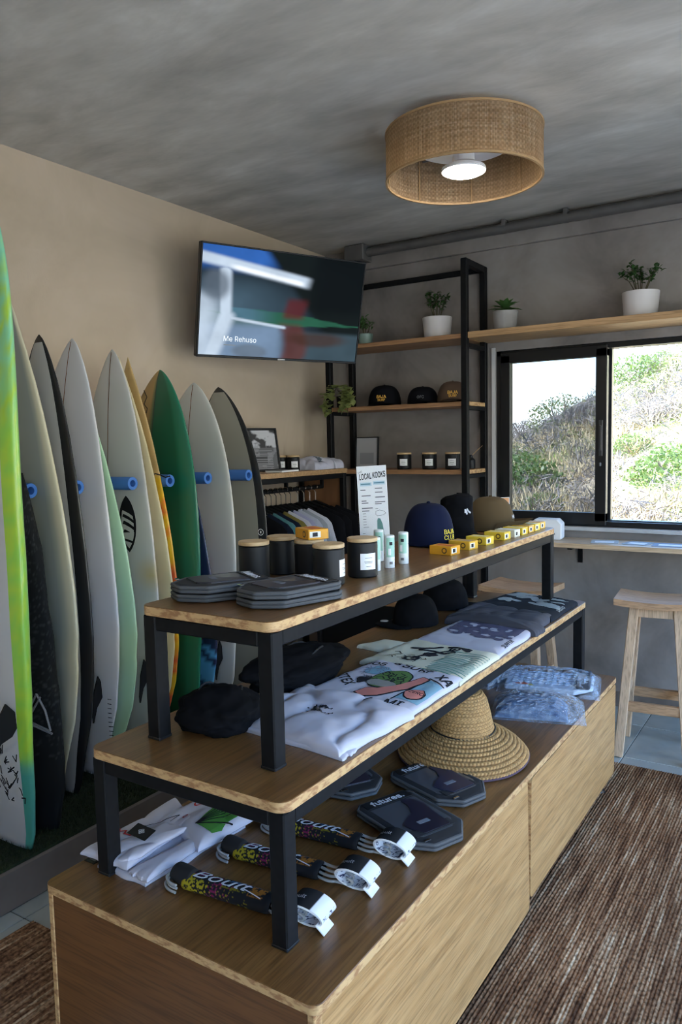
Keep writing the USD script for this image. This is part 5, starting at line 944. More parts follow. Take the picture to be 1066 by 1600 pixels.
# leashes
slv = vcol('leash_sleeve', .8, .2); clr = mat('leash_cord', (.55, .56, .56), .15, extra={'transmission_weight': .35}); nub = mat('neoprene', (.012, .012, .014), .85, bump=.5, bscale=(900, 900, 900), bdist=.0006)
def leash(label, loc, rz, seed):
    t = thing('surf_leash', label, 'surf leash', loc, rz, 'surf leashes with spotted cuffs'); r = np.random.default_rng(seed)
    # printed sleeve: a padded flat wrap
    def sfn(u, v): a = v*2*PI; x = .055+.235*u; e = np.clip(np.minimum(u, 1-u)/.04, 0, 1)**.5; return np.c_[x, .030*np.cos(a)*(.75+.25*e), .0185+.0175*np.sin(a)*(.8+.2*e)]
    g, u, v = grid(120, 60, sfn); p = np.array(g.vertices); n1, n2, n3 = (meshkit.noise(p*k+seed*0, q) for k, q in ((90, 1), (230, 2), (60, 3)))
    c = np.tile(np.array((.010, .010, .012)), (len(p), 1)); yl, mg, bl_, og = (np.array(q) for q in ((.34, .28, .015), (.17, .012, .07), (.015, .06, .14), (.28, .11, .015)))
    lowf = (p[:, 1] < -.004); blk_ = lambda x0, x1, y0, y1: (p[:, 0] > x0) & (p[:, 0] < x1) & (p[:, 1] > y0) & (p[:, 1] < y1)
    for (x0, x1, y0, y1, q, th) in ((.058, .085, -.03, .0, yl, .40), (.085, .16, -.04, -.012, yl, .60), (.06, .10, .0, .02, mg, .45), (.10, .15, .0, .03, mg, .62), (.13, .19, -.03, -.005, mg, .62), (.17, .22, .008, .04, bl_, .35), (.22, .25, .006, .03, bl_, .45), (.23, .27, -.016, .016, og, .40), (.12, .165, .014, .04, yl, .66), (.16, .24, -.04, -.01, yl * .5, .70)):
        k = blk_(x0, x1, y0, y1) & (n2 > th); c[k] = q
    obj('sleeve', g, slv, t, col=c, label='black sleeve with coloured print')
    sc_ = text('Boult', .034, .0006, False); vv = np.array(sc_.vertices); vv[:, 0] = vv[:, 0]*1.30+vv[:, 1]*.4; sc_ = fine(trimesh.Trimesh(vv, sc_.faces, process=False), .008); vv = np.array(sc_.vertices); y = vv[:, 1]*.8+.004; zz = .0185+.0175*np.sqrt(np.clip(1-(y/.030)**2, 0, 1))
    obj('lettering', trimesh.Trimesh(np.c_[vv[:, 0]+.155, y, zz+vv[:, 2]+.0008], sc_.faces, process=False), M['white'] if 'lsil' not in globals() else lsil, t, smooth=False, label='script lettering')
    obj('underline', tube([(.215+.05*q, -.004-.012*q, .0185+.0175*math.sqrt(1-((-.004-.012*q)/.03)**2)+.001) for q in np.linspace(0, 1, 10)], .0012, 5), lsil, t)
    def nf_(u, v): a = v*2*PI; x = .012+.062*u; return np.c_[x, .014+(.024+.004*np.sin(u*3))*np.cos(a)-.014*u, .022+(.019)*np.sin(a)*np.clip(np.minimum(u+.25, 1.25-u)*3, .4, 1)]
    g2, _, _ = grid(16, 24, nf_); obj('rail_saver', g2, nub, t); obj('rail_saver_end', ell((.013, .014, .022), (.006, .023, .016), 2), nub, t)
    for k, (rr, z0) in enumerate(((.036, .006), (.031, .013), (.033, .021))): obj('cord', tube([(.052-rr*1.4*math.cos(a)*(1 if abs(a) < PI/2 else 1), -.004+rr*math.sin(a), z0) for a in np.linspace(-PI/2, PI/2, 18)], .0034, 7), clr, t, label='clear leash cord')
    obj('string', tube([(.075, .034, .012), (.06, .045, .006), (.045, .040, .005), (.03, .055, .005), (.05, .058, .005)], .0022, 6), M['black'], t)
    for k in range(4):
        rr = .034-.003*k; obj('cord', tube([(.285+.06*q if q < .5 else .285+.06*.5+.03*(q-.5), -.012+.010*k-.006*math.sin(q*3), .010+.006*k) for q in np.linspace(0, 1, 12)]+[(.352+rr*.62*math.sin(a), -.012+.012*k, .008+.006*k+rr*(1-math.cos(a))*.25) for a in np.linspace(.6, 2.6, 8)], .0034, 7), clr, t, label='clear leash cord')
    # cuff: spotted strap closed into a ring
    cu, cz, R1, R2, wd = .382, .0365, .043, .035, .064
    a = np.linspace(0, 2*PI, 73); 
    def ring(Ra, Rb, off): return np.c_[cu+Ra*np.cos(a), 0*a+off, cz+Rb*np.sin(a)]
    def band(Ra, Rb, y0, y1, ny):
        def f(u, v): q = u*2*PI; return np.c_[cu+Ra*np.cos(q), y0+(y1-y0)*v-.020*np.sin(q), cz+Rb*np.sin(q)]
        return grid(97, ny, f)
    gi, u, v = band(R1-.005, R2-.005, -wd/2, wd/2, 24); p = np.array(gi.vertices); nn = meshkit.noise(np.c_[np.cos(u*2*PI)*5, np.sin(u*2*PI)*5, v*5+seed], 7); sp = np.abs(nn-.62) < .05; ci = np.where(sp[:, None], np.array((.015, .02, .07)), np.array((.62, .64, .70)))
    go, u, v = band(R1, R2, -wd/2, wd/2, 16); ang = u*2*PI; nn2 = meshkit.noise(np.c_[np.cos(ang)*5, np.sin(ang)*5, v*5+seed+4], 7); spo = (np.abs(nn2-.62) < .05) & (ang > 3.6); co = np.where(((ang > .95) & (ang < 2.9))[:, None], np.array((.010, .010, .012)), np.array((.66, .68, .78))); co = np.where(spo[:, None], np.array((.015, .02, .07)), co)
    ed = []
    for y0 in (-wd/2, wd/2):
        V = np.vstack([np.c_[cu+(R1-.005)*np.cos(a), y0-.020*np.sin(a), cz+(R2-.005)*np.sin(a)], np.c_[cu+R1*np.cos(a), y0-.020*np.sin(a), cz+R2*np.sin(a)]]); ed.append(trimesh.Trimesh(V, [(k, k+1, 74+k) for k in range(72)]+[(k, 74+k, 73+k) for k in range(72)], process=False))
    obj('cuff_lining', trimesh.Trimesh(gi.vertices, gi.faces[:, ::-1], process=False), slv, t, col=ci, label='white lining with navy spots'); obj('cuff_strap', go, slv, t, col=co, label='white strap with a black top'); obj('cuff_edge', cat_(ed), M['paper'], t, smooth=False)
    tm = fine(text('Boult', .012, .0004, True), .004); vv = np.array(tm.vertices); aa = 2.0-vv[:, 0]/R1; obj('cuff_lettering', trimesh.Trimesh(np.c_[cu+(R1+.001)*np.cos(aa), vv[:, 1]-.020*np.sin(aa), cz+(R2+.001)*np.sin(aa)], tm.faces, process=False), thr, t, smooth=False)
    obj('cuff_tab', T(rbox(-.012, .016, -.022, .022, -.002, .002, .001), (cu+.034, -.006, .012), ry=.7), M['paper'], t)
    return t
lsil = mat('lettering_silver', (.52, .54, .60), .5)
leash('surf leash with printed sleeve and spotted cuff, nearest the cabinet end', (-1.285, 1.215, Z1), .10, 1)
leash('surf leash with printed sleeve and spotted cuff, middle one of the three', (-1.268, 1.372, Z1), .12, 2)
leash('surf leash with printed sleeve and spotted cuff, farthest, beside the fin pouch', (-1.258, 1.535, Z1), .10, 3)
# white tees heaped under the near end
def tee2(label, c4, z, th, seed, **k):
    t = thing('white_shirt', label, 'T-shirt', (*np.mean(c4, 0), z), 0, 'white shirts under the middle riser'); o = np.mean(c4, 0); mm, sf = cloth_quad(np.array(c4)-o, 0, th, seed, **k); obj('cloth', mm, cw, t, smooth=True); return t, sf
ta, sa = tee2('white folded T-shirt at the bottom of the pile beside the leashes', [(-1.475, 1.165), (-1.31, 1.165), (-1.29, 1.50), (-1.47, 1.52)], Z1, .019, 31, wr=.006)
obj('hem_fold', cloth_quad([(.02, -.17), (.085, -.175), (.085, .08), (.05, .10)], .016, .016, 37, wr=.005, r=.4)[0], cw, ta, smooth=True)
tb2, sb = tee2('white folded T-shirt with a green leaf and orange print, farther back in the pile', [(-1.47, 1.385), (-1.285, 1.315), (-1.27, 1.66), (-1.45, 1.72)], Z1+.018, .026, 32, wr=.006)
leafp = shapely.union_all([Polygon([(.60, .12), (.60+.34*math.cos(a-.13), .12+.6*math.sin(a-.13)), (.60+.38*math.cos(a), .12+.66*math.sin(a)), (.60+.34*math.cos(a+.13), .12+.6*math.sin(a+.13))]) for a in np.linspace(.2, 2.3, 8)])
printed(tb2, sb, leafp.intersection(sbox(.02, .02, .98, .98)), mat('print_leaf_green', (.055, .24, .035), .85), label='green leaf fan print'); printed(tb2, sb, [Point(.18, .30).buffer(.05).difference(Point(.18, .30).buffer(.032))], i_re); printed(tb2, sb, blob(.86, .62, .08, .10, 97), INK('print_coral', (.55, .16, .08)))
printed(tb2, sb, [LineString([(.60, .12), (.60+.4*math.cos(a), .12+.7*math.sin(a))]).buffer(.008) for a in np.linspace(.35, 2.15, 7)], i_bk, off=.0016)
tt2, sT = tee2('white T-shirt with red wavy print and a black swing tag, topmost of the pile', [(-1.525, 1.155), (-1.375, 1.17), (-1.385, 1.415), (-1.522, 1.48)], Z1+.022, .022, 33, wr=.010, dirv=(.9, .6))
obj('sleeve', cloth_quad([(-.03, -.14), (.075, -.13), (.085, .06), (.02, .05)], .012, .016, 38, wr=.007, r=.4)[0], cw, tt2, smooth=True)
printed(tt2, sT, [LineString([(.06, .36+.0), (.14, .33), (.22, .37), (.30, .32), (.42, .34)]).buffer(.011)], i_re, label='red wavy line', e=.03); printed(tt2, sT, [LineString([(.30, .44), (.36, .40), (.52, .42)]).buffer(.010), LineString([(.34, .50), (.48, .66), (.68, .86), (.66, .74)]).buffer(.0055), LineString([(.54, .50), (.60, .62), (.64, .60), (.60, .52), (.68, .50)]).buffer(.006)], i_bk, label='black line drawing', e=.03)
printed(tt2, sT, [Point(.80, .90).buffer(.04).difference(Point(.80, .90).buffer(.024))], i_re, e=.03)
tgz = float(sT(.66, .30)[0, 2]); tag_ = cat_([rbox(-.030, .030, -.020, .020, 0, .0012, .0004)])
tq = obj('swing_tag', T(tag_, (.030, -.045, .040), rx=.22, ry=.10, rz=.05), M['black'], tt2, label='black swing tag with a diamond emblem')
dm = shapely.union_all([sbox(x, y, x+.0062, y+.0062).difference(sbox(x+.0013, y+.0013, x+.0049, y+.0049)) for x in (-.0068, .0006) for y in (-.0068, .0006)]); dm = aff.rotate(dm, 45, origin=(0, 0))
obj('emblem', T(cat_([trimesh.creation.extrude_polygon(p, .0003, engine='earcut') for p in dm.geoms]), (.030, -.045, .0416), rx=.22, ry=.10, rz=.05), thr, tq)
tgb = thing('swing_tag', 'dark swing tag poking out from under the white shirt pile', 'tag', (-1.513, 1.20, Z1)); obj('card', rbox(-.018, .018, -.03, .03, .0003, .0016, .0004), M['black'], tgb); obj('print', box(-.010, .010, -.02, .02, .0016, .0019), M['grey'], tgb)
# plastic-wrapped goods
film = usdkit.material(stage, '/World/Looks/crinkled_film', {'g': ('geometry', {}), 'm': ('mapping', {'scale': (38, 14, 38)}), 'n': ('noise_texture', {'scale': 1.0, 'detail': 4, 'roughness': .6, 'distortion': 1.2}), 'b': ('bump', {'strength': 1.0, 'distance': .02}), 't': ('transparent_bsdf', {'color': (.95, .96, .98)}), 'w': ('glossy_bsdf', {'color': (.95, .97, 1.0), 'roughness': .16}), 'lw': ('layer_weight', {'blend': .5}), 'f': ('math', {'math_type': 'multiply_add', 'value2': .45, 'value3': .10}), 'x': ('mix_closure', {})},
    [('g.position', 'm.vector'), ('m.vector', 'n.vector'), ('n.fac', 'b.height'), ('b.normal', 'w.normal'), ('lw.facing', 'f.value1'), ('f.value', 'x.fac'), ('t.BSDF', 'x.closure1'), ('w.BSDF', 'x.closure2')], surface='x.closure')
def pillow(L, W_, H_, seed, amp=.012, n=60, ridge=0.0):
    def f(u, v):
        x, y = (u-.5)*2, (v-.5)*2; e = np.clip(1-np.abs(x)**4, 0, 1)**.5*np.clip(1-np.abs(y)**3, 0, 1)**.5; nn = meshkit.fbm(np.stack([x*5+seed, y*3, 0*x], -1), 4, seed)-.5; return np.c_[x*L/2, y*W_/2*(1+.06*nn), H_*(.25+.75*e)*e**.4+amp*2*nn*e+.0015+ridge*e*(1-np.abs(meshkit.fbm(np.stack([x*3.2+y*2+seed, y*6-x*2, 0*x], -1), 3, seed+4)-.5)*5)]
    g, u, v = grid(n, n, f); return g
def closed(g, z0=.0005):
    n = int(round(len(g.vertices)**.5)); V = np.array(g.vertices); V[:, 2] = np.maximum(V[:, 2], z0+.0003); idx = np.arange(n*n).reshape(n, n); rim = np.concatenate([idx[:, 0], idx[-1, 1:], idx[-2::-1, -1], idx[0, -2:0:-1]]); Vb = V[rim].copy(); Vb[:, 2] = z0; k = len(V); m = len(rim); F2 = []
    for t in range(m):
        s_ = (t+1) % m; F2 += [(rim[t], k+t, rim[s_]), (rim[s_], k+t, k+s_), (k+m, k+s_, k+t)]
    q = trimesh.Trimesh(np.vstack([V, Vb, Vb.mean(0)[None]]), np.vstack([g.faces, F2]), process=False); trimesh.repair.fix_normals(q); return q
denim = mat('wrapped_navy', (.06, .125, .26), .8, c2=(.18, .28, .42), scale=(7, 60, 60), contrast=(.35, .7))
w1 = thing('wrapped_garment', 'rolled navy blue garment in crinkled clear plastic beside the straw hat', 'packet', (-.905, 2.735, Z1), .30)
obj('garment', closed(T(pillow(.26, .19, .052, 3, .005), (-.025, 0, 0))), denim, w1, smooth=True); obj('wrapping', closed(pillow(.335, .235, .056, 5, .006, 120, .010)), film, w1, smooth=True, label='crinkled clear plastic')
padm = mat('pad_blue_grey', (.58, .68, .82), .7); w2 = thing('traction_pad', 'pale blue traction pad with raised chevrons in clear plastic, far end of the cabinet', 'traction pad', (-.965, 3.06, Z1), .22)
po = Polygon([(-.16, -.10), (.10, -.11), (.16, -.05), (.16, .09), (.06, .10), (-.16, .08)]).buffer(.012)
obj('pad', T(pslab(po, .004, .026, .005), (0, 0, 0)), padm, w2); obj('kick_tail', T(pslab(sbox(.115, -.10, .155, .10).buffer(.008), .026, .045, .006), (0, 0, 0)), mat('pad_dark', (.05, .06, .08), .7), w2)
for i in range(9):
    for j in range(6):
        x, y = -.135+.026*i, -.07+.028*j; obj('chevron', T(cat_([T(rbox(-.010, .010, -.0028, .0028, 0, .005, .0012), (0, .004, 0), rz=.5), T(rbox(-.010, .010, -.0028, .0028, 0, .005, .0012), (.015, .004, 0), rz=-.5)]), (x, y, .0262)), padm, w2, smooth=False)
obj('logo', T(slab(Polygon([(-.03, 0), (0, .022), (.03, 0), (0, -.012)]), 0, .001), (-.10, -.088, .0262)), mat('logo_red', (.5, .08, .03), .5), w2); obj('logo', T(slab(Polygon([(-.012, -.012), (.012, -.012), (0, .008)]), 0, .0012), (-.065, -.09, .0264)), mat('logo_yellow', (.6, .5, .04), .5), w2)
obj('wrapping', closed(pillow(.40, .285, .054, 9, .006, 120, .008)), film, w2, smooth=True, label='clear plastic bag')
w3 = thing('wrapped_garment', 'second traction pad packet with dark parts in clear plastic, pushed under the middle riser', 'packet', (-1.215, 3.03, Z1), 1.25); obj('pad', closed(T(pillow(.20, .15, .035, 6, .006), (0, 0, 0))), mat('pad_navy', (.04, .07, .13), .6, c2=(.18, .24, .32), scale=(30, 30, 30)), w3, smooth=True); obj('wrapping', closed(pillow(.26, .20, .060, 8, .012, 90, .012)), film, w3, smooth=True, label='crinkled clear plastic')
# ================================================================ BACK SHELVES, PLANTS, CLOTHES
LF = [leaf_mat('plant_leaf_deep', (.035, .085, .025), (.06, .16, .02)), leaf_mat('plant_leaf_mid', (.07, .16, .045), (.1, .25, .04)), leaf_mat('plant_leaf_lime', (.34, .38, .14), (.3, .36, .08))]; soil = mat('soil', (.03, .02, .014), .95); stemm = mat('plant_stem', (.07, .06, .03), .8)
def potbody(t, r, h, m, band=True):
    obj('pot', lathe([(0, 0), (r*.84, 0), (r*.87, .003), (r*1.0, h-.002), (r*.99, h), (r*.92, h), (r*.90, h-.012), (0, h-.012)], 48), m, t)
    if band: obj('pot_band', lathe([(r*.885, h*.16), (r*.895, h*.16), (r*.90, h*.20), (r*.885, h*.20)], 48), m, t)
    obj('soil', lathe([(0, h-.011), (r*.89, h-.012), (0, h-.008)], 24), soil, t)
def leafblade(L, w, bend=.3, n=6):
    s = np.linspace(0, 1, n); ww = w*np.sin(PI*np.clip(s*.94+.05, 0, 1))**.75; x = L*s; z = L*bend*(s-s**2*1.4); V = np.vstack([np.c_[x, -ww/2, z+ww*.12], np.c_[x, 0*x, z], np.c_[x, ww/2, z+ww*.12]]); F2 = []
    for k in range(n-1):
        for b in (0, n): F2 += [(b+k, b+k+1, b+n+k+1), (b+k, b+n+k+1, b+n+k)]
    return trimesh.Trimesh(V, F2, process=False)
def bushy(label, loc, r, h, pm, R, H, seed, m, n=150, L=.030, w=.016, band=True, name='potted_plant'):
    t = thing(name, label, 'plant', loc, 0); potbody(t, r, h, pm, band); rr = np.random.default_rng(seed); st, lv = [], []
    for k in range(9):
        a, e = rr.uniform(0, 2*PI), rr.uniform(.25, 1.0); tip = np.array([R*math.cos(a)*(1-e*.55), R*math.sin(a)*(1-e*.55), h+H*(.35+.62*e)]); base = np.array([.2*r*math.cos(a), .2*r*math.sin(a), h-.012]); mid = (base+tip)/2+[0, 0, .02]; P_ = [base, mid, tip]
        st.append(tube(P_, [.003, .0022, .0012], 5))
        for q in range(n//9):
            f = rr.uniform(.35, 1.03); p = base*(1-f)+tip*f+np.array([0, 0, .02*math.sin(PI*min(f, 1))])+rr.normal(0, .006, 3); lv.append(T(leafblade(L*rr.uniform(.7, 1.2), w*rr.uniform(.8, 1.15), .25, 4), p, ry=-rr.uniform(-.3, .9), rz=rr.uniform(0, 2*PI), rx=0))
    obj('stem', cat_(st), stemm, t); obj('foliage', cat_(lv), m, t, smooth=False, kind='stuff'); return t
potw = mat('pot_white', (.62, .59, .58), .55, space='object'); potg = mat('pot_grey', (.30, .29, .28), .7, c2=(.36, .35, .34), scale=(12, 12, 12)); pots = mat('pot_sage', (.22, .32, .28), .4)
ZT = 2.101
bushy('dark green bushy plant in a white pot on the top board of the shelf unit', (-2.005, 4.20, ZT), .088, .125, potw, .105, .165, 1, LF[0])
bushy('dark green bushy plant in a white pot on the shelf above the window', (-.862, 4.20, 2.106), .092, .130, potw, .115, .165, 2, LF[0], n=190, L=.028)
bushy('small fern-like plant in a sage green pot beside the television', (-2.50, 4.20, ZT), .048, .075, pots, .055, .10, 3, LF[1], n=110, L=.04, w=.012, band=False)
su = thing('succulent', 'green rosette succulent in a grey pot beside the shelf unit upright', 'plant', (-1.585, 4.20, 2.106)); potbody(su, .070, .110, potg, False); rr = np.random.default_rng(5)
for ring_i, (n_, e, L) in enumerate(((9, .15, .095), (8, .5, .088), (7, .85, .072), (5, 1.2, .05))):
    for k in range(n_): obj('leaf', T(leafblade(L*rr.uniform(.9, 1.1), .034, .25), (0, 0, .112+.006*ring_i), ry=-e+rr.uniform(-.1, .1), rz=k*2*PI/n_+ring_i*.4), LF[1], su, smooth=True)
tr = thing('trailing_plant', 'yellow-green trailing plant hanging over the left end of the middle shelf board', 'plant', (-2.62, 4.115, 1.723)); potbody(tr, .045, .07, M['black'], False); lv, st = [], []
for k in range(11):
    a = rr.uniform(-2.9, .3); R = rr.uniform(.05, .105); dz = rr.uniform(-.11, .03); P_ = np.array([[0, 0, .07], [R*.6*math.cos(a), R*.5*math.sin(a), .13], [R*math.cos(a), min(R*.9*math.sin(a), -.068 if dz < -.02 else 1), .07+dz*.4], [R*1.05*math.cos(a), min(R*math.sin(a), -.073 if dz < -.02 else 1), .05+dz]]); st.append(tube(P_, .0015, 5))
    for q in range(9):
        f = rr.uniform(.3, 1)*3; i = min(int(f), 2); p = P_[i]+(P_[i+1]-P_[i])*(f-i); lv.append(T(leafblade(.056*rr.uniform(.8, 1.3), .050, .2), p, ry=rr.uniform(-.4, .9), rz=rr.uniform(-2.6, -.5)))
obj('stem', cat_(st), stemm, tr); obj('foliage', cat_(lv), LF[2], tr, smooth=False, kind='stuff')
# caps and jars on the shelf unit
capb = mat('cap_black', (.006, .006, .008), .9, spec=.1)
cap('black cap with gold lettering on the middle shelf board, left of three', (-2.36, 4.185, 1.723), -1.25, capb, [('BAJA', .018, .050), ('SURF', .014, .030)], s=1.25, tall=.88, logom=gold)
cap('black cap with faint grey lettering on the middle shelf board, between two others', (-2.10, 4.19, 1.723), -1.25, capb, [('OFC', .016, .036)], s=1.15, tall=.78, logom=mat('thread_grey', (.12, .12, .13), .8))
cap('dark brown cap with gold lettering on the middle shelf board, beside the upright', (-1.895, 4.17, 1.723), -1.15, brown, [('BAJA', .018, .052), ('SURF', .014, .032)], s=1.12, tall=.95, logom=gold)
for x, rz, lb in ((-2.205, -1.2, 'black candle jar with white label on the lower shelf board, left of three'), (-2.035, -1.2, 'black candle jar with white label on the lower shelf board, middle of three'), (-1.885, -1.25, 'black candle jar with white label on the lower shelf board, nearest the upright')): jar((x, 4.14, 1.3365), lb, rz, True, .0435, .088)
vs = thing('glass_vial', 'small dark bottle with reed sticks behind the upright on the lower shelf board', 'bottle', (-1.81, 4.235, 1.3365)); obj('body', lathe([(0, 0), (.022, 0), (.024, .004), (.024, .05), (.010, .065), (.010, .08), (0, .08)], 28), M['black'], vs)
for k in range(3): obj('reed', tube([(0, 0, .07), (.04+.02*k, -.01*k, .11+.012*k)], .0014, 5), M['bamboo'], vs)
fr = thing('picture_frame', 'thin black frame with a pale print leaning at the left of the lower shelf board', 'picture', (-2.50, 4.19, 1.3365)); 
def FR(m): return T(m, rx=-.06)
obj('frame', FR(cat_([rbox(-.082, -.076, -.008, .008, 0, .20, .001), rbox(.076, .082, -.008, .008, 0, .20, .001), rbox(-.082, .082, -.008, .008, 0, .006, .001), rbox(-.082, .082, -.008, .008, .194, .20, .001)])), M['black'], fr); obj('picture', FR(box(-.077, .077, -.002, .002, .005, .195)), mat('print_lilac_grey', (.36, .36, .38), .5), fr); obj('mount_print', FR(box(-.05, .05, -.0026, -.002, .03, .10)), mat('print_slate', (.24, .25, .27), .5), fr)
# on the garment rack shelf
f2 = thing('picture_frame', 'black-framed surf poster propped on the plank over the hanging clothes', 'picture', (-2.765, 3.46, 1.3465), 1.15)
def F2_(m): return T(m, rx=-.22)
obj('frame', F2_(cat_([rbox(-.125, -.112, -.009, .009, 0, .255, .002), rbox(.112, .125, -.009, .009, 0, .255, .002), rbox(-.125, .125, -.009, .009, 0, .013, .002), rbox(-.125, .125, -.009, .009, .242, .255, .002)])), M['black'], f2); gP, u, v = grid(60, 60, lambda u, v: np.c_[-.113+.226*u, 0*u-.003, .012+.232*v]); n1 = meshkit.fbm(np.c_[u*5, v*6, 0*u], 4, 6); pc_ = np.where(v > .55, np.clip((n1-.42)*4, .03, .55), .12+.10*(n1 > .5)); pc_ = np.where((v < .34) & (v > .12) & (u > .2) & (u < .7), .05, pc_); pc_ = np.where((v < .5) & (np.abs((v*22) % 1-.5) < .16) & (u > .1) & (u < .85), .32, pc_)
obj('picture', F2_(gP), VCP, f2, smooth=False, col=np.c_[pc_, pc_, pc_*1.05]); obj('back_board', F2_(box(-.112, .112, -.001, .006, .012, .243)), M['black'], f2)
jar((-2.752, 3.63, 1.3465), 'small black candle jar half behind another on the plank over the clothes', -.9, True, .036, .078); jar((-2.675, 3.645, 1.3465), 'small black candle jar with white label on the plank over the clothes', -.75, True, .036, .078)
bk = thing('booklet', 'pale booklet lying flat in front of the surf poster', 'booklet', (-2.62, 3.46, 1.3465), .1); obj('pages', rbox(-.055, .055, -.09, .09, 0, .010, .001), M['paper'], bk); obj('cover', rbox(-.056, .056, -.091, .091, .010, .0112, .0004), M['grey'], bk)
def ftee(label, c4, z, th, m, seed, stripes=False):
    t = thing('rolled_shirt', label, 'T-shirt', (*np.mean(c4, 0), z)); o = np.mean(c4, 0); mm, sf = cloth_quad(np.array(c4)-o, 0, th, seed, wr=.024, r=.3, n=44); obj('cloth', mm, m, t, smooth=True)
    if stripes: printed(t, sf, [blob(rs.uniform(.15, .9), rs.uniform(.1, .9), rs.uniform(.03, .12), rs.uniform(.04, .1), 120+k, .5) for k in range(9)], INK('print_slate_%d' % seed, (.12, .15, .19)), label='grey print')
    return t
ftee('white folded shirts with grey print on the plank over the clothes', [(-2.80, 3.70), (-2.56, 3.70), (-2.57, 3.92), (-2.80, 3.92)], 1.3465, .070, cw, 41, True); ftee('white rolled shirt at the far end of the plank over the clothes', [(-2.80, 3.925), (-2.565, 3.925), (-2.57, 4.03), (-2.80, 4.03)], 1.3465, .072, cw, 42)
# hanging clothes
def shirt_shape(w=.235, L=.66, sl=.17):
    return Polygon([(-.075, 0), (-.05, -.035), (0, -.050), (.05, -.035), (.075, 0), (w-.03, -.055), (w, -.085), (w+.055, -.085-sl), (w-.03, -.10-sl), (w-.035, -.19), (w-.025, -L), (-w+.025, -L), (-w+.035, -.19), (-w+.03, -.10-sl), (-w-.055, -.085-sl), (-w, -.085), (-w+.03, -.055)]).buffer(-.008).buffer(.008)
def garment(label, y, m, seed, w=.235, L=.66, sl=.17, x=-2.672, cat='T-shirt', nm='hanging_shirt', trim=None):
    t = thing(nm, label, cat, (x, y, 1.128)); p = shirt_shape(w, L, sl); ext = np.array(p.segmentize(.03).exterior.coords)[:-1]
    ext = ext if p.exterior.is_ccw else ext[::-1]; x0, y0_, x1, y1_ = p.bounds; gx, gy = np.meshgrid(np.arange(x0, x1, .03), np.arange(y0_, y1_, .03)); gp = np.c_[gx.ravel()+.007*(np.round(gy.ravel()/.03) % 2), gy.ravel()]
    d_ = shapely.distance(p.exterior, shapely.points(gp)); gp = gp[shapely.contains_xy(p, gp[:, 0], gp[:, 1]) & (d_ > .012)]; v = np.vstack([ext, gp]); from scipy.spatial import Delaunay
    f = Delaunay(v).simplices; c3 = v[f].mean(1); f = f[shapely.contains_xy(p, c3[:, 0], c3[:, 1])]; ar = np.cross(v[f[:, 1]]-v[f[:, 0]], v[f[:, 2]]-v[f[:, 0]]); f[ar < 0] = f[ar < 0][:, ::-1]
    d = shapely.distance(p.exterior, shapely.points(v)); e = np.sqrt(np.clip(d/.05, 0, 1)); wv_ = .010*np.sin(v[:, 0]*34+seed)*np.clip(-v[:, 1]/.4, 0, 1)+.012*(meshkit.fbm(np.c_[v*7, 0*d+seed], 3, seed)-.5); th = .014*e+.001
    k = len(v); V = np.vstack([np.c_[v[:, 0], wv_-th, v[:, 1]], np.c_[v[:, 0], wv_+th, v[:, 1]]]); de = np.vstack([f[:, [0, 1]], f[:, [1, 2]], f[:, [2, 0]]]); key = {(i, j) for i, j in de.tolist()}; bd = np.array([(i, j) for i, j in de.tolist() if (j, i) not in key]); S = np.vstack([np.c_[bd[:, 1], bd[:, 0], bd[:, 0]+k], np.c_[bd[:, 1], bd[:, 0]+k, bd[:, 1]+k]])
    mm = trimesh.Trimesh(V, np.vstack([f, f[:, ::-1]+k, S]), process=False); obj('cloth', mm, m, t, smooth=True)
    if trim is not None: obj('collar', tube([(.07*math.cos(q), -.014, -.002-.047*math.sin(q)) for q in np.linspace(0, PI, 16)], .006, 6), trim, t)
    return t
hp = None
def hanger(label, y, x=-2.72):
    global hp
    if hp is None:
        hp = thing('coat_hanger', label, 'hanger', (x, y, 1.232), 0, 'black coat hangers on the garment rack')
        obj('hook', tube([(.0155*math.cos(a), 0, .001+.0155*math.sin(a)) for a in np.linspace(-.9, PI, 16)]+[(-.0145, 0, -.012), (0, 0, -.028), (0, 0, -.09)], .0026, 6), M['chrome'], hp, label='chrome hook'); obj('bar', cat_([tube([(0, 0, -.088), (.08, 0, -.112), (.20, 0, -.162)], [.010, .009, .006], 8), tube([(0, 0, -.088), (-.08, 0, -.112), (-.16, 0, -.145)], [.010, .009, .006], 8)]), M['black'], hp)
    else: dup(hp, (x, y, 1.232), 0, label)
CL = {k: mat('hung_'+k, c, .9, bump=.2, bscale=(900, 900, 900), bdist=.0005, spec=.1) for k, c in dict(black=(.008, .008, .010), navy=(.012, .018, .035), teal=(.10, .26, .28), olive=(.22, .185, .055), lav=(.42, .43, .60), white=(.62, .63, .70), grey=(.36, .39, .44), pale=(.50, .54, .62)).items()}
ga = [('black', 'black T-shirt, nearest on the garment rack'), ('navy', 'dark navy T-shirt, second on the garment rack'), ('teal', 'teal T-shirt on the garment rack'), ('navy', 'dark navy T-shirt between the teal and olive ones'), ('olive', 'mustard olive T-shirt on the garment rack'), ('white', 'white T-shirt next to the olive one on the garment rack'), ('lav', 'lavender T-shirt on the garment rack'), ('pale', 'pale blue-white T-shirt on the garment rack'), ('grey', 'light grey T-shirt with its front showing on the garment rack'), ('white', 'white T-shirt behind the light grey one on the garment rack')]
y0 = 3.24
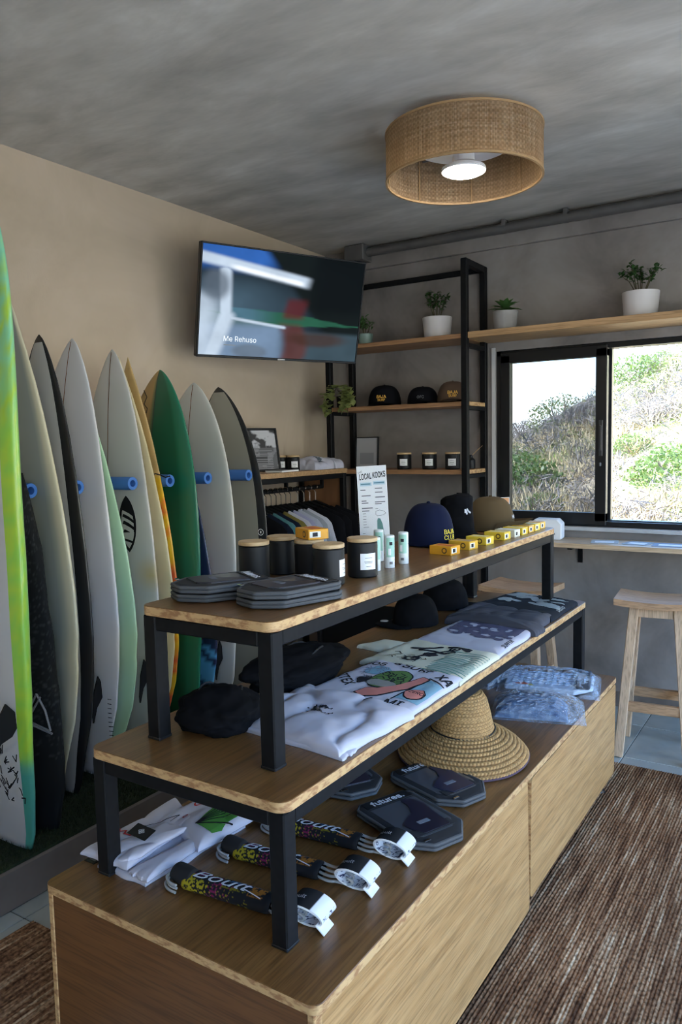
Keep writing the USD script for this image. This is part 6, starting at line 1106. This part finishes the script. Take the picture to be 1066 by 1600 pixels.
for k, (cm, lb) in enumerate(ga):
    yy = y0+.047*k; xx = -2.665; garment(lb, yy, CL[cm], 60+k, x=xx, L=.60 if cm in ('black', 'navy') else .66, trim=CL['navy'] if cm == 'lav' else CL['pale'] if cm == 'grey' else None); hanger('black hanger with a chrome hook holding the '+lb.split(' on ')[0].split(',')[0].replace(' with its front showing', '').replace('between the teal and olive ones', 'after the teal one'), yy+.004)
for k, (lb, w) in enumerate((('black long-sleeved top just past the white T-shirt on the garment rack', .25), ('black sweatshirt, third from the far end of the garment rack', .26), ('black hooded top, second from the far end of the garment rack', .27), ('black jacket at the far end of the garment rack', .28))):
    yy = y0+.047*10+.028+.062*k; garment(lb, yy, CL['black'], 80+k, w=w, L=.74, sl=.42, x=-2.64, cat='sweater', nm='hanging_sweater'); hanger('black hanger with a chrome hook holding the '+lb.split(',')[0].split(' just')[0].split(' at the')[0], yy+.004)
# on the bar ledge
wbx = thing('paper_dispenser', 'white rounded plastic dispenser on the bar ledge below the window', 'dispenser', (-1.345, 4.215, .9435), .12)
obj('body', T(pslab(Polygon([(-.085, 0), (.085, 0), (.085, .09), (.06, .115), (-.06, .115), (-.085, .09)]).buffer(-.014).buffer(.014, quad_segs=6), -.05, .05, .006), (0, 0, 0), rx=PI/2), M['white'], wbx); obj('slot', box(-.05, .05, -.0512, -.049, .03, .04), M['grey'], wbx)
for k, (x, y, rz, w, c, lb) in enumerate(((-1.03, 4.205, .2, .14, (.46, .48, .48), 'round-cornered pale leaflet on the bar ledge nearest the display'), (-.86, 4.21, -.15, .13, (.36, .41, .46), 'pale blue leaflet on the bar ledge, middle of three'), (-.685, 4.20, .05, .20, (.28, .33, .42), 'blue-grey leaflet on the bar ledge above the stool'))):
    t = thing('leaflet', lb, 'leaflet', (x, y, .9432), rz); obj('sheet', pslab(rrect(-w/2, w/2, -.07, .07, .015), .0003, .0022, .0006), mat('leaflet_%d' % k, c, .75, spec=.2), t); obj('print', slab(rrect(-w*.35, w*.35, -.04, .02, .008), .0022, .0026), M['paper'], t)
